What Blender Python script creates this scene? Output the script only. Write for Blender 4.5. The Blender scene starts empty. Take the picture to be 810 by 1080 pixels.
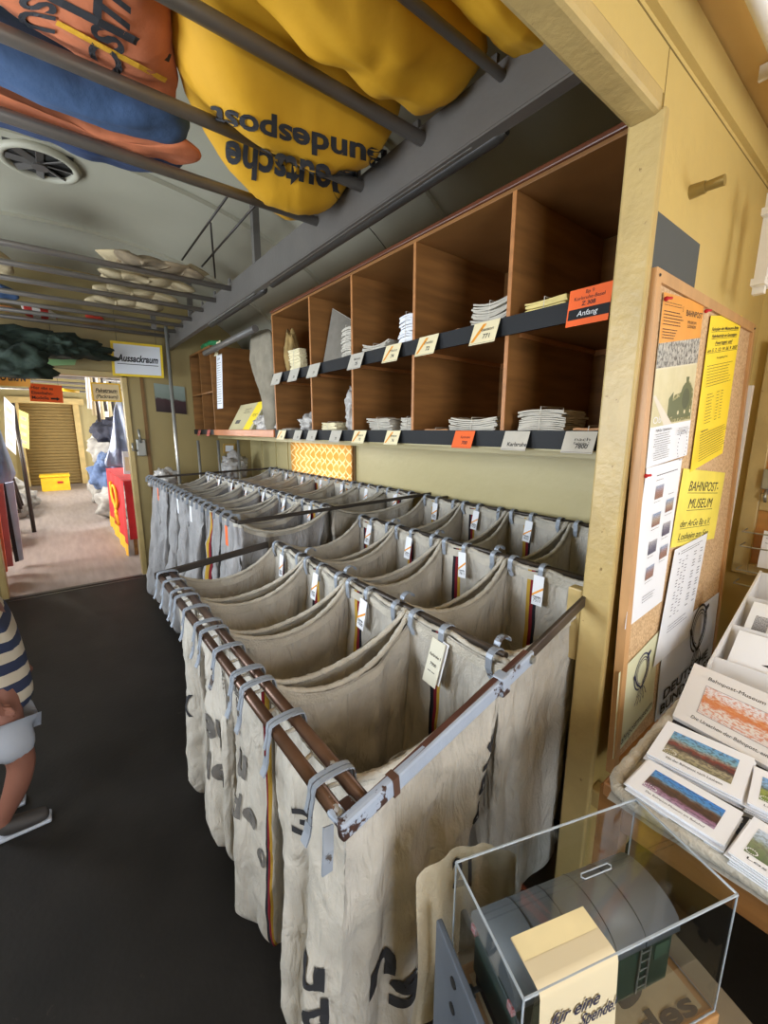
import bpy, bmesh, math, random
from mathutils import Vector, Matrix, noise
S = bpy.context.scene
COL = S.collection
# ---------------------------------------------------------------- camera, world, lights, exposure
YAW, PIT, ROL, FPX = 0.661104, -0.192245, 0.002724, 443.84
CAM = Vector((0, 0, 1.6))
_f = Vector((math.sin(YAW)*math.cos(PIT), math.cos(YAW)*math.cos(PIT), math.sin(PIT)))
_r = _f.cross(Vector((0, 0, 1))).normalized(); _u = _r.cross(_f)
_R = _r*math.cos(ROL)+_u*math.sin(ROL); _U = -_r*math.sin(ROL)+_u*math.cos(ROL)
cd = bpy.data.cameras.new('camera'); cam = bpy.data.objects.new('camera', cd); COL.objects.link(cam)
m = Matrix((_R, _U, -_f)).transposed().to_4x4(); m.translation = CAM; cam.matrix_world = m
cd.sensor_fit = 'VERTICAL'; cd.sensor_height = 36; cd.lens = 36*FPX/1080; cd.clip_start = 0.02
S.camera = cam
S.view_settings.view_transform = 'Standard'; S.view_settings.look = 'None'
S.view_settings.exposure = 0.42; S.view_settings.gamma = 1; S.view_settings.use_curve_mapping = False
W = bpy.data.worlds.new('world'); S.world = W; W.use_nodes = True
W.node_tree.nodes['Background'].inputs[0].default_value = (.75, .87, 1, 1)
W.node_tree.nodes['Background'].inputs[1].default_value = 3.0
def area(name, loc, direction, sx, sy, power, col):
    l = bpy.data.lights.new(name, 'AREA'); l.shape = 'RECTANGLE'; l.size = sx; l.size_y = sy; l.energy = power; l.color = col
    o = bpy.data.objects.new(name, l); COL.objects.link(o); o.location = loc
    o.rotation_euler = Vector(direction).to_track_quat('-Z', 'Y').to_euler(); return o
# daylight entering the windows of the left wall, the open entrance door and the far room's windows
area('daylight_window_a', (-1.6, 1.55, 1.75), (1, 0, .15), 1.2, 0.95, 52, (.84, .92, 1))
area('daylight_window_b', (-1.6, 3.75, 1.75), (1, 0, .15), 1.2, 0.95, 50, (.82, .91, 1))
area('daylight_door', (-.1, -1.9, 1.75), (.25, 1, .12), 1.0, 1.3, 34, (.97, .98, 1))
area('daylight_near_window', (2.42, -.75, 1.75), (-1, .15, -.1), 0.9, 0.9, 12, (1, .98, .95))
for i, y in enumerate((6.9, 9.6, 12.6)):
    area('daylight_far_window_%s' % 'abc'[i], (-1.62, y, 1.7), (1, 0, -.2), 1.2, 0.9, 100, (1, .97, .92))
area('daylight_far_window_d', (2.12, 9.0, 1.7), (-1, 0, -.2), 1.4, 0.9, 90, (.95, .97, 1))
area('daylight_far_window_e', (2.12, 13.0, 1.7), (-1, 0, -.2), 1.4, 0.9, 70, (.95, .97, 1))

def ray(x, y):
    return _R*((x-405)/FPX) - _U*((y-540)/FPX) + _f
def at(x, y, **k):
    (a, v), = k.items(); i = 'XYZ'.index(a); d = ray(x, y); return CAM + d*((v-CAM[i])/d[i])
R = random.Random
# ---------------------------------------------------------------- materials
MATS = {}
def nodes(name):
    mt = bpy.data.materials.new(name); mt.use_nodes = True
    nt = mt.node_tree; return mt, nt, nt.nodes['Principled BSDF']
def N(nt, t, **k):
    n = nt.nodes.new(t)
    for a, b in k.items(): setattr(n, a, b)
    return n
def mat(name, col, rough=.6, metal=0, var=.12, scale=6, bump=.0, bscale=60, stretch=(1, 1, 1), spec=.5, col2=None, detail=5, chip=None, emit=None):
    if name in MATS: return MATS[name]
    mt, nt, b = nodes(name); L = nt.links.new
    tc = N(nt, 'ShaderNodeTexCoord'); mp = N(nt, 'ShaderNodeMapping'); mp.inputs['Scale'].default_value = stretch
    L(tc.outputs['Object'], mp.inputs[0])
    nz = N(nt, 'ShaderNodeTexNoise'); nz.inputs['Scale'].default_value = scale; nz.inputs['Detail'].default_value = detail
    L(mp.outputs[0], nz.inputs['Vector'])
    cr = N(nt, 'ShaderNodeValToRGB'); c = Vector(col)
    lo = tuple(max(0, v) for v in c*(1-var)); hi = tuple(c*(1+var)) if col2 is None else tuple(col2)
    cr.color_ramp.elements[0].color = (*lo, 1); cr.color_ramp.elements[0].position = .3
    cr.color_ramp.elements[1].color = (*hi, 1); cr.color_ramp.elements[1].position = .7
    L(nz.outputs[0], cr.inputs[0]); out = cr.outputs[0]
    if chip:
        n2 = N(nt, 'ShaderNodeTexNoise'); n2.inputs['Scale'].default_value = chip[1]; n2.inputs['Detail'].default_value = 6; n2.inputs['Roughness'].default_value = .65
        L(tc.outputs['Object'], n2.inputs['Vector'])
        r2 = N(nt, 'ShaderNodeValToRGB'); r2.color_ramp.elements[0].position = chip[2]; r2.color_ramp.elements[1].position = chip[2]+.015
        L(n2.outputs[0], r2.inputs[0]); mx = N(nt, 'ShaderNodeMixRGB'); L(r2.outputs[0], mx.inputs[0]); L(out, mx.inputs[1]); mx.inputs[2].default_value = (*chip[0], 1); out = mx.outputs[0]
    L(out, b.inputs['Base Color'])
    b.inputs['Roughness'].default_value = rough; b.inputs['Metallic'].default_value = metal; b.inputs['Specular IOR Level'].default_value = spec
    if bump:
        n3 = N(nt, 'ShaderNodeTexNoise'); n3.inputs['Scale'].default_value = bscale; n3.inputs['Detail'].default_value = 4
        L(mp.outputs[0], n3.inputs['Vector']); bp = N(nt, 'ShaderNodeBump'); bp.inputs['Strength'].default_value = bump; bp.inputs['Distance'].default_value = .01
        L(n3.outputs[0], bp.inputs['Height']); L(bp.outputs[0], b.inputs['Normal'])
    if emit:
        b.inputs['Emission Color'].default_value = (*emit[0], 1); b.inputs['Emission Strength'].default_value = emit[1]
    MATS[name] = mt; return mt
def s(r, g, b):                      # sRGB 0..255 -> linear
    f = lambda v: (v/255/12.92) if v/255 < .04045 else ((v/255+.055)/1.055)**2.4
    return (f(r), f(g), f(b))
cream = mat('cream_paint', s(196, 170, 104), .42, var=.06, scale=3, bump=.15, bscale=30, chip=(s(140, 116, 66), 12, .74))
cream_edge = mat('cream_paint_worn', s(182, 158, 104), .4, var=.1, scale=9, bump=.25, bscale=40, chip=(s(132, 106, 62), 30, .68))
wallcream = mat('wall_cream', s(190, 176, 128), .4, var=.05, scale=2, bump=.25, bscale=14)
ceil_grey = mat('ceiling_paint', s(172, 168, 150), .55, var=.08, scale=1.5, bump=.1, bscale=20)
near_ceil = mat('near_ceiling_paint', s(206, 168, 100), .45, var=.04, scale=2)
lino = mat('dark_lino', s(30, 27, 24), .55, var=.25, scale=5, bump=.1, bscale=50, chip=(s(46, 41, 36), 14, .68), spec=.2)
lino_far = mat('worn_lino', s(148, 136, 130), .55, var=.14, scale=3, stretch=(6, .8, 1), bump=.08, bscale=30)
woodm = mat('brown_plywood', s(132, 90, 48), .55, var=.25, scale=3, stretch=(1, 1, 8), bump=.05, bscale=30, spec=.3)
wood_lt = mat('light_wood_edge', s(168, 112, 62), .5, var=.15, scale=6, stretch=(2, 1, 6))
cork_frame = mat('pine_frame', s(190, 146, 98), .45, var=.14, scale=7, stretch=(3, 3, .6))
black_lip = mat('black_trim', s(24, 25, 28), .6, var=.1, spec=.3)
steel_grey = mat('grey_rack_paint', s(92, 88, 84), .42, var=.1, scale=5, bump=.1, bscale=50)
tube_grey = mat('grey_tube_paint', s(118, 112, 106), .35, metal=.25, var=.1, scale=5)
chipped = mat('chipped_blue_grey_paint', s(150, 160, 176), .42, var=.08, scale=9, bump=.2, bscale=40, chip=(s(62, 42, 36), 9, .575))
hookm = mat('hook_paint', s(144, 152, 164), .4, var=.1, scale=20, metal=.2, chip=(s(84, 76, 72), 18, .60))
brown_pipe = mat('brown_worn_pipe', s(88, 66, 54), .32, metal=.55, var=.25, scale=10, chip=(s(148, 154, 164), 8, .64))
dark_steel = mat('dark_steel', s(66, 60, 56), .4, metal=.5, var=.15, scale=8)
galv = mat('galvanised_steel', s(160, 160, 155), .35, metal=.7, var=.08, scale=12)
hemm = mat('hem_canvas', s(184, 178, 166), .95, var=.12, scale=14, bump=.5, bscale=150, spec=.1)
foldcanvas = mat('folded_canvas', s(170, 154, 122), .95, var=.14, scale=7, bump=.4, bscale=90, spec=.1)
rope = mat('white_rope', s(206, 200, 188), .9, var=.08, scale=30, bump=.4, bscale=200)
ink = mat('black_ink', s(40, 40, 44), .8, var=.1)
fadeink = mat('faded_ink', s(96, 92, 88), .9, var=.3, scale=30)
paper = mat('white_paper', s(226, 228, 234), .7, var=.02, scale=5)
paper_cream = mat('cream_paper', s(226, 214, 176), .75, var=.05, scale=6)
paper_grey = mat('old_paper', s(184, 178, 166), .8, var=.1, scale=12, bump=.1)
orange_paper = mat('orange_paper', s(235, 100, 40), .7, var=.04)
tan_paper = mat('tan_paper', s(214, 152, 62), .7, var=.05)
kraft = mat('kraft_paper', s(190, 140, 96), .8, var=.1, scale=10)
yel_paper = mat('yellow_paper', s(244, 214, 44), .6, var=.03)
yel_frame = mat('yellow_sign_frame', s(236, 200, 44), .5, var=.04)
yel_light = mat('pale_yellow_paper', s(238, 226, 130), .6, var=.04)
red_cloth = mat('red_cloth', s(190, 36, 40), .85, var=.12, scale=6, bump=.2, bscale=60)
gold_cloth = mat('gold_cloth', s(226, 170, 36), .8, var=.12, scale=8, bump=.3, bscale=60)
black_cloth = mat('black_cloth', s(36, 34, 38), .9, var=.1)
yellow_sack = mat('yellow_sack_cloth', s(206, 154, 36), .7, var=.1, scale=5, bump=.35, bscale=9, detail=3, spec=.3)
orange_sack = mat('orange_sack_cloth', s(194, 112, 74), .85, var=.12, scale=12, bump=.2, bscale=40)
blue_sack = mat('blue_sack_cloth', s(60, 84, 120), .85, var=.2, scale=8, bump=.3, bscale=30)
navy_sack = mat('navy_sack_cloth', s(42, 58, 92), .85, var=.2, scale=8, bump=.3, bscale=30)
green_net = mat('dark_green_cloth', s(36, 48, 38), .9, var=.4, scale=12, bump=.6, bscale=25)
pale_green = mat('pale_green_card', s(150, 190, 130), .8, var=.05)
white_paint = mat('white_plastic', s(226, 222, 214), .4, var=.03)
cardw = mat('white_card', s(214, 212, 212), .7, var=.03, scale=4)
green_car = mat('dark_green_metal', s(40, 58, 44), .4, var=.15, scale=12)
roof_grey = mat('model_roof_grey', s(96, 100, 104), .45, var=.1, scale=8)
rubber = mat('black_rubber', s(24, 24, 25), .6, var=.1)
skinm = mat('skin', s(134, 88, 72), .6, var=.06, scale=8)
hairm = mat('brown_hair', s(80, 56, 36), .7, var=.2, scale=30)
stripe_w = None
def stripes(name, stops, axis='Z', scale=1.0, rough=.9, bump=.3):
    mt, nt, b = nodes(name); L = nt.links.new
    tc = N(nt, 'ShaderNodeTexCoord'); sp = N(nt, 'ShaderNodeSeparateXYZ'); L(tc.outputs['Object'], sp.inputs[0])
    mu = N(nt, 'ShaderNodeMath', operation='MULTIPLY'); mu.inputs[1].default_value = scale; L(sp.outputs[axis], mu.inputs[0])
    fr = N(nt, 'ShaderNodeMath', operation='FRACT'); L(mu.outputs[0], fr.inputs[0])
    cr = N(nt, 'ShaderNodeValToRGB'); cr.color_ramp.interpolation = 'CONSTANT'; e = cr.color_ramp.elements
    e[0].position = 0; e[0].color = (*stops[0][1], 1); e[1].position = stops[1][0]; e[1].color = (*stops[1][1], 1)
    for p, c in stops[2:]: q = e.new(p); q.color = (*c, 1)
    L(fr.outputs[0], cr.inputs[0]); L(cr.outputs[0], b.inputs['Base Color']); b.inputs['Roughness'].default_value = rough
    return mt
shirtm = stripes('striped_knit', [(0, s(196, 184, 164)), (.5, s(44, 52, 78))], 'Z', 11)
shortsm = mat('grey_shorts_cloth', s(168, 172, 182), .9, var=.08)
shoem = mat('dark_shoe', s(58, 54, 52), .7, var=.1)
# canvas with woven-in black/red/gold stripes: UV in metres, stripes between u = 0 and 0.045
def canvas(name, col, flip=False):
    mt, nt, b = nodes(name); L = nt.links.new
    tc = N(nt, 'ShaderNodeTexCoord')
    nz = N(nt, 'ShaderNodeTexNoise'); nz.inputs['Scale'].default_value = 5; nz.inputs['Detail'].default_value = 8; nz.inputs['Roughness'].default_value = .6; L(tc.outputs['Object'], nz.inputs['Vector'])
    cr = N(nt, 'ShaderNodeValToRGB'); c = Vector(col); cr.color_ramp.elements[0].position = .3; cr.color_ramp.elements[1].position = .7
    cr.color_ramp.elements[0].color = (*(c*.72), 1); cr.color_ramp.elements[1].color = (*(c*1.1), 1); L(nz.outputs[0], cr.inputs[0])
    uv = N(nt, 'ShaderNodeSeparateXYZ'); L(tc.outputs['UV'], uv.inputs[0])
    mr = N(nt, 'ShaderNodeMapRange'); mr.inputs[1].default_value = -.02; mr.inputs[2].default_value = .08; L(uv.outputs[0], mr.inputs[0])
    st = N(nt, 'ShaderNodeValToRGB'); st.color_ramp.interpolation = 'CONSTANT'; e = st.color_ramp.elements
    cols = [s(178, 144, 60), s(124, 40, 48), s(42, 40, 46)]
    if flip: cols.reverse()
    e[0].position = 0; e[0].color = (0, 0, 0, 0); e[1].position = .2; e[1].color = (*cols[0], 1)
    for p, cc in ((.35, (*cols[1], 1)), (.5, (*cols[2], 1)), (.65, (0, 0, 0, 0))): q = e.new(p); q.color = cc
    L(mr.outputs[0], st.inputs[0])
    mx = N(nt, 'ShaderNodeMixRGB'); L(st.outputs[1], mx.inputs[0]); L(cr.outputs[0], mx.inputs[1]); L(st.outputs[0], mx.inputs[2]); L(mx.outputs[0], b.inputs['Base Color'])
    b.inputs['Roughness'].default_value = .95; b.inputs['Specular IOR Level'].default_value = .1
    n3 = N(nt, 'ShaderNodeTexNoise'); n3.inputs['Scale'].default_value = 120; n3.inputs['Detail'].default_value = 3; L(tc.outputs['Object'], n3.inputs['Vector'])
    n4 = N(nt, 'ShaderNodeTexNoise'); n4.inputs['Scale'].default_value = 16; n4.inputs['Detail'].default_value = 5; n4.inputs['Distortion'].default_value = 1.2
    mp = N(nt, 'ShaderNodeMapping'); mp.inputs['Scale'].default_value = (1, 1, .35); L(tc.outputs['Object'], mp.inputs[0]); L(mp.outputs[0], n4.inputs['Vector'])
    b1 = N(nt, 'ShaderNodeBump'); b1.inputs['Strength'].default_value = .35; b1.inputs['Distance'].default_value = .004; L(n3.outputs[0], b1.inputs['Height'])
    b2 = N(nt, 'ShaderNodeBump'); b2.inputs['Strength'].default_value = 1; b2.inputs['Distance'].default_value = .022; L(n4.outputs[0], b2.inputs['Height'])
    n5 = N(nt, 'ShaderNodeTexNoise'); n5.inputs['Scale'].default_value = 34; n5.inputs['Detail'].default_value = 3; n5.inputs['Distortion'].default_value = 1.8
    try: n5.noise_type = 'RIDGED_MULTIFRACTAL'
    except Exception: pass
    L(mp.outputs[0], n5.inputs['Vector']); b3 = N(nt, 'ShaderNodeBump'); b3.inputs['Strength'].default_value = .55; b3.inputs['Distance'].default_value = .004; L(n5.outputs[0], b3.inputs['Height']); L(b1.outputs[0], b3.inputs['Normal']); L(b3.outputs[0], b2.inputs['Normal']); L(b2.outputs[0], b.inputs['Normal'])
    return mt
canA = canvas('mail_canvas', s(190, 184, 174)); canB = canvas('mail_canvas_mirrored', s(184, 178, 168), True); canC = canvas('mail_canvas_grey', s(158, 156, 156))
def cork():
    mt, nt, b = nodes('cork'); L = nt.links.new; tc = N(nt, 'ShaderNodeTexCoord')
    v = N(nt, 'ShaderNodeTexVoronoi'); v.inputs['Scale'].default_value = 160; L(tc.outputs['Object'], v.inputs['Vector'])
    cr = N(nt, 'ShaderNodeValToRGB'); cr.color_ramp.elements[0].color = (*s(220, 188, 146), 1); cr.color_ramp.elements[1].color = (*s(176, 140, 100), 1)
    L(v.outputs['Color'], cr.inputs[0]); L(cr.outputs[0], b.inputs['Base Color']); b.inputs['Roughness'].default_value = .9; return mt
corkm = cork()
def picture(name, bands, nscale=9, mixc=None, nfac=.5, dist=.15):
    """printed picture: colour bands over UV.y broken up by noise"""
    mt, nt, b = nodes(name); L = nt.links.new; tc = N(nt, 'ShaderNodeTexCoord')
    nz = N(nt, 'ShaderNodeTexNoise'); nz.inputs['Scale'].default_value = nscale; nz.inputs['Detail'].default_value = 6; nz.inputs['Roughness'].default_value = .7; L(tc.outputs['UV'], nz.inputs['Vector'])
    sp = N(nt, 'ShaderNodeSeparateXYZ'); L(tc.outputs['UV'], sp.inputs[0])
    dist = dist*1.5; a = N(nt, 'ShaderNodeMath', operation='MULTIPLY_ADD'); L(nz.outputs[0], a.inputs[0]); a.inputs[1].default_value = dist*2; L(sp.outputs[1], a.inputs[2])
    a2 = N(nt, 'ShaderNodeMath', operation='SUBTRACT'); L(a.outputs[0], a2.inputs[0]); a2.inputs[1].default_value = dist
    cr = N(nt, 'ShaderNodeValToRGB'); e = cr.color_ramp.elements
    e[0].position = bands[0][0]; e[0].color = (*bands[0][1], 1); e[1].position = bands[1][0]; e[1].color = (*bands[1][1], 1)
    for p, c in bands[2:]: q = e.new(p); q.color = (*c, 1)
    L(a2.outputs[0], cr.inputs[0]); out = cr.outputs[0]
    if mixc:
        v = N(nt, 'ShaderNodeTexNoise'); v.inputs['Scale'].default_value = nscale*2.2; v.inputs['Detail'].default_value = 4; L(tc.outputs['UV'], v.inputs['Vector'])
        r = N(nt, 'ShaderNodeValToRGB'); r.color_ramp.elements[0].position = .5; r.color_ramp.elements[1].position = .56; r.color_ramp.elements[1].color = (nfac, nfac, nfac, 1); L(v.outputs[0], r.inputs[0])
        mx = N(nt, 'ShaderNodeMixRGB'); L(r.outputs[0], mx.inputs[0]); L(out, mx.inputs[1]); mx.inputs[2].default_value = (*mixc, 1); out = mx.outputs[0]
    L(out, b.inputs['Base Color']); b.inputs['Roughness'].default_value = .35; return mt
def acrylic():
    mt = bpy.data.materials.new('clear_acrylic'); mt.use_nodes = True; nt = mt.node_tree; nt.nodes.clear(); L = nt.links.new
    o = N(nt, 'ShaderNodeOutputMaterial'); t = N(nt, 'ShaderNodeBsdfTransparent'); t.inputs[0].default_value = (.93, .95, .96, 1)
    g = N(nt, 'ShaderNodeBsdfGlossy'); g.inputs['Roughness'].default_value = .04; fr = N(nt, 'ShaderNodeFresnel'); fr.inputs[0].default_value = 1.6
    mu = N(nt, 'ShaderNodeMath', operation='MULTIPLY_ADD'); L(fr.outputs[0], mu.inputs[0]); mu.inputs[1].default_value = 1.3; mu.inputs[2].default_value = .02
    mx = N(nt, 'ShaderNodeMixShader'); ge = N(nt, 'ShaderNodeNewGeometry'); iv = N(nt, 'ShaderNodeMath', operation='SUBTRACT'); iv.inputs[0].default_value = 1; L(ge.outputs['Backfacing'], iv.inputs[1]); m2_ = N(nt, 'ShaderNodeMath', operation='MULTIPLY'); L(mu.outputs[0], m2_.inputs[0]); L(iv.outputs[0], m2_.inputs[1]); L(m2_.outputs[0], mx.inputs[0]); L(t.outputs[0], mx.inputs[1]); L(g.outputs[0], mx.inputs[2])
    L(mx.outputs[0], o.inputs[0]); return mt
acryl = acrylic()
acryl_edge = mat('polished_acrylic_edge', s(200, 210, 220), .15, var=.1, scale=20); acryl_edge.node_tree.nodes['Principled BSDF'].inputs['Transmission Weight'].default_value = .45

# ---------------------------------------------------------------- mesh helpers
def new(): return bmesh.new()
def box(bm, c, d, mi=0, rot=None, bev=0):
    r = bmesh.ops.create_cube(bm, size=1); vs = r['verts']
    for v in vs: v.co = Vector((v.co.x*d[0], v.co.y*d[1], v.co.z*d[2]))
    if bev:
        es = list({e for v in vs for e in v.link_edges})
        rb = bmesh.ops.bevel(bm, geom=es, offset=bev, segments=2, profile=.5, affect='EDGES')
        vs = list({v for f in rb['faces'] for v in f.verts} | {v for v in vs if v.is_valid})
    M = (rot.to_4x4() if rot else Matrix.Identity(4))
    for v in vs: v.co = M @ v.co + Vector(c)
    if mi:
        for f in {f for v in vs for f in v.link_faces}: f.material_index = mi
    return vs
def bx(bm, x0, x1, y0, y1, z0, z1, mi=0, bev=0):
    return box(bm, ((x0+x1)/2, (y0+y1)/2, (z0+z1)/2), (abs(x1-x0), abs(y1-y0), abs(z1-z0)), mi, None, bev)
def frames(pts):
    out = []; up = None
    for i, p in enumerate(pts):
        t = (pts[min(i+1, len(pts)-1)]-pts[max(i-1, 0)])
        t = t.normalized() if t.length > 1e-9 else Vector((0, 0, 1))
        if up is None: up = Vector((0, 0, 1)) if abs(t.z) < .9 else Vector((0, 1, 0))
        a = t.cross(up)
        if a.length < 1e-4: a = t.orthogonal()
        a.normalize(); b = a.cross(t).normalized(); up = b; out.append((p, a, b))
    return out
def sweep(bm, pts, prof, mi=0, caps=True, scale=None, side=None):
    pts = [Vector(p) for p in pts]; rings = []
    for i, (p, a, b) in enumerate(frames(pts)):
        if side:
            tt = (pts[min(i+1, len(pts)-1)]-pts[max(i-1, 0)]).normalized(); a = Vector(side); a = (a-tt*a.dot(tt)).normalized(); b = a.cross(tt).normalized()
        k = scale(i/(len(pts)-1)) if scale else 1
        rings.append([bm.verts.new(p+a*x*k+b*y*k) for x, y in prof])
    n = len(prof)
    for r0, r1 in zip(rings, rings[1:]):
        for j in range(n):
            f = bm.faces.new((r0[j], r0[(j+1) % n], r1[(j+1) % n], r1[j])); f.material_index = mi; f.smooth = n > 6
    if caps:
        for r, rv in ((rings[0], 1), (rings[-1], 0)):
            f = bm.faces.new(r if not rv else r[::-1]); f.material_index = mi
    return rings
def circ(r, n=12): return [(math.cos(2*math.pi*i/n)*r, math.sin(2*math.pi*i/n)*r) for i in range(n)]
def rectp(w, h): return [(-w/2, -h/2), (w/2, -h/2), (w/2, h/2), (-w/2, h/2)]
def tube(bm, pts, r, n=12, mi=0): return sweep(bm, pts, circ(r, n), mi)
def poly(bm, pts, mi=0):
    f = bm.faces.new([bm.verts.new(p) for p in pts]); f.material_index = mi; return f
def mesh_from(bm, name, mats):
    bmesh.ops.recalc_face_normals(bm, faces=bm.faces[:]) if not bm.loops.layers.uv.get('keep') else None
    me = bpy.data.meshes.new(name); bm.to_mesh(me); bm.free()
    for mm in (mats if isinstance(mats, (list, tuple)) else [mats]): me.materials.append(mm) if mm else None
    return me
def obj(name, bm, mats, parent=None, label=None, cat=None, group=None, kind=None, smooth=False):
    me = mesh_from(bm, name, mats) if not isinstance(bm, bpy.types.Mesh) else bm
    o = bpy.data.objects.new(name, me); COL.objects.link(o)
    if smooth:
        for p in me.polygons: p.use_smooth = True
    if parent is not None:
        base = Vector(parent.get('_b', (0, 0, 0))); o.parent = parent
        par = parent
        off = Vector((0, 0, 0))
        while par is not None: off += par.location; par = par.parent
        o.location = -off
    elif me.vertices:
        xs = [v.co for v in me.vertices]
        b = Vector(((min(v.x for v in xs)+max(v.x for v in xs))/2, (min(v.y for v in xs)+max(v.y for v in xs))/2, min(v.z for v in xs)))
        me.transform(Matrix.Translation(-b)); o.location = b
    if label: o['label'] = label
    if cat: o['category'] = cat
    if group: o['group'] = group
    if kind: o['kind'] = kind
    return o
def thing(name, label, cat, loc, group=None):
    o = bpy.data.objects.new(name, None); COL.objects.link(o); o.location = loc; o.empty_display_size = .05
    o['label'] = label; o['category'] = cat
    if group: o['group'] = group
    return o
def struct(name, bm, m_): return obj(name, bm, m_, kind='structure')
# text ------------------------------------------------------------------------------------------
_tc = {}
def text2d(t, bold=0, shear=0):
    k = (t, bold, shear)
    if k in _tc: return _tc[k]
    cu = bpy.data.curves.new('t', 'FONT'); cu.body = t; cu.size = 1; cu.offset = bold; cu.shear = shear; cu.resolution_u = 3
    o = bpy.data.objects.new('t', cu); COL.objects.link(o); dg = bpy.context.evaluated_depsgraph_get(); dg.update()
    me = bpy.data.meshes.new_from_object(o.evaluated_get(dg))
    vs = [(v.co.x, v.co.y) for v in me.vertices]; fs = [tuple(p.vertices) for p in me.polygons]
    bpy.data.objects.remove(o); bpy.data.curves.remove(cu); bpy.data.meshes.remove(me)
    x0 = min(v[0] for v in vs); x1 = max(v[0] for v in vs); y0 = 0.0; y1 = max(v[1] for v in vs)
    _tc[k] = ([((x-x0)/(x1-x0), y/(y1-y0)) for x, y in vs], fs, (x1-x0)/(y1-y0)); return _tc[k]
def put_text(bm, t, fn, mi, bold=0, shear=0, cuts=0):
    """fn maps text space (0..1 along, 0..1 up) to a 3D point"""
    vs, fs, asp = text2d(t, bold, shear)
    tmp = bmesh.new(); vv = [tmp.verts.new((x, y, 0)) for x, y in vs]
    for f in fs:
        try: tmp.faces.new([vv[i] for i in f])
        except ValueError: pass
    if cuts:
        bmesh.ops.triangulate(tmp, faces=tmp.faces[:])
        for _ in range(cuts):
            es = [e for e in tmp.edges if e.calc_length() > (.12 if cuts < 4 else .07)]
            if es: bmesh.ops.subdivide_edges(tmp, edges=es, cuts=1); bmesh.ops.triangulate(tmp, faces=tmp.faces[:])
    mp = {}
    for v in tmp.verts: mp[v] = bm.verts.new(fn(v.co.x, v.co.y))
    for f in tmp.faces:
        try: g = bm.faces.new([mp[v] for v in f.verts]); g.material_index = mi
        except ValueError: pass
    tmp.free()
class Sheet:
    """a printed flat sheet: origin O (bottom-left), unit axes ex, ey; size w,h; printed matter lies 0.4 mm proud"""
    def __init__(s_, O, ex, ey, w, h, base, th=.0012, bend=None):
        s_.O = Vector(O); s_.ex = Vector(ex).normalized(); s_.ey = Vector(ey).normalized(); s_.n = s_.ex.cross(s_.ey).normalized()
        s_.w, s_.h, s_.bm = w, h, bmesh.new(); s_.mats = [base]; s_.bend = bend; s_.uv = s_.bm.loops.layers.uv.new('UVMap'); s_.lv = 0
        nx = 8 if bend else 1
        for i in range(nx):
            for sgn in (0, 1):
                z = 0 if sgn else -th
                x0, x1 = w*i/nx, w*(i+1)/nx; q = [s_.p(x0, 0, z), s_.p(x1, 0, z), s_.p(x1, h, z), s_.p(x0, h, z)]
                poly(s_.bm, q if sgn else q[::-1])
        if not bend:
            c = [(0, 0), (w, 0), (w, h), (0, h)]
            for a, b in zip(c, c[1:]+c[:1]): poly(s_.bm, [s_.p(*a, -th), s_.p(*b, -th), s_.p(*b, 0), s_.p(*a, 0)])
    def p(s_, x, y, z=0):
        if s_.bend: z += s_.bend(x/s_.w, y/s_.h)
        return s_.O+s_.ex*x+s_.ey*y+s_.n*z
    def mi(s_, m_):
        if m_ not in s_.mats: s_.mats.append(m_)
        return s_.mats.index(m_)
    def rect(s_, x, y, w, h, m_, z=None):
        s_.lv += 1; z = z or (.0004+.00002*s_.lv); nx = 6 if s_.bend else 1
        for i in range(nx):
            a, b = x+w*i/nx, x+w*(i+1)/nx
            f = poly(s_.bm, [s_.p(a, y, z), s_.p(b, y, z), s_.p(b, y+h, z), s_.p(a, y+h, z)], s_.mi(m_))
            for l, q in zip(f.loops, ((i/nx, 0), ((i+1)/nx, 0), ((i+1)/nx, 1), (i/nx, 1))): l[s_.uv].uv = q
    def quad(s_, pts, m_):
        s_.lv += 1; z = .0004+.00002*s_.lv; f = poly(s_.bm, [s_.p(x, y, z) for x, y in pts], s_.mi(m_))
        for l, (x, y) in zip(f.loops, pts): l[s_.uv].uv = (x/s_.w, y/s_.h)
    def text(s_, t, x, y, h, m_, w=None, bold=.0, shear=0, slope=0, align='l'):
        s_.lv += 1; z = .0006+.00002*s_.lv; asp = text2d(t, bold, shear)[2]; w = w or asp*h
        if align == 'c': x -= w/2
        put_text(s_.bm, t, lambda a, b: s_.p(x+a*w, y+b*h+a*w*slope, z), s_.mi(m_), bold, shear)
    def lines(s_, x, y, w, n, pitch, m_, th=.0016, seed=1, gap=.3, align='l'):
        r = R(seed)
        for i in range(n):
            ww = w*(1-gap*r.random()); xx = x+(w-ww)/2 if align == 'c' else x
            a = xx
            while a < xx+ww:                                   # words, not one bar
                b = min(a+r.uniform(.004, .012)*max(1, th/.0016), xx+ww)
                s_.rect(a, y-i*pitch, b-a, th, m_); a = b+.0018
    def build(s_, name, parent=None, **k): return obj(name, s_.bm, s_.mats, parent, **k)
def qsheet(px, plane, base, th=.0012, bend=None):
    """sheet through three back-projected corners bl, br, tl on one real plane"""
    bl, br, tl = [at(*p, **plane) for p in px]; ex = br-bl; ey = tl-bl
    return Sheet(bl, ex, ey, ex.length, ey.length, base, th, bend)
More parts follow.
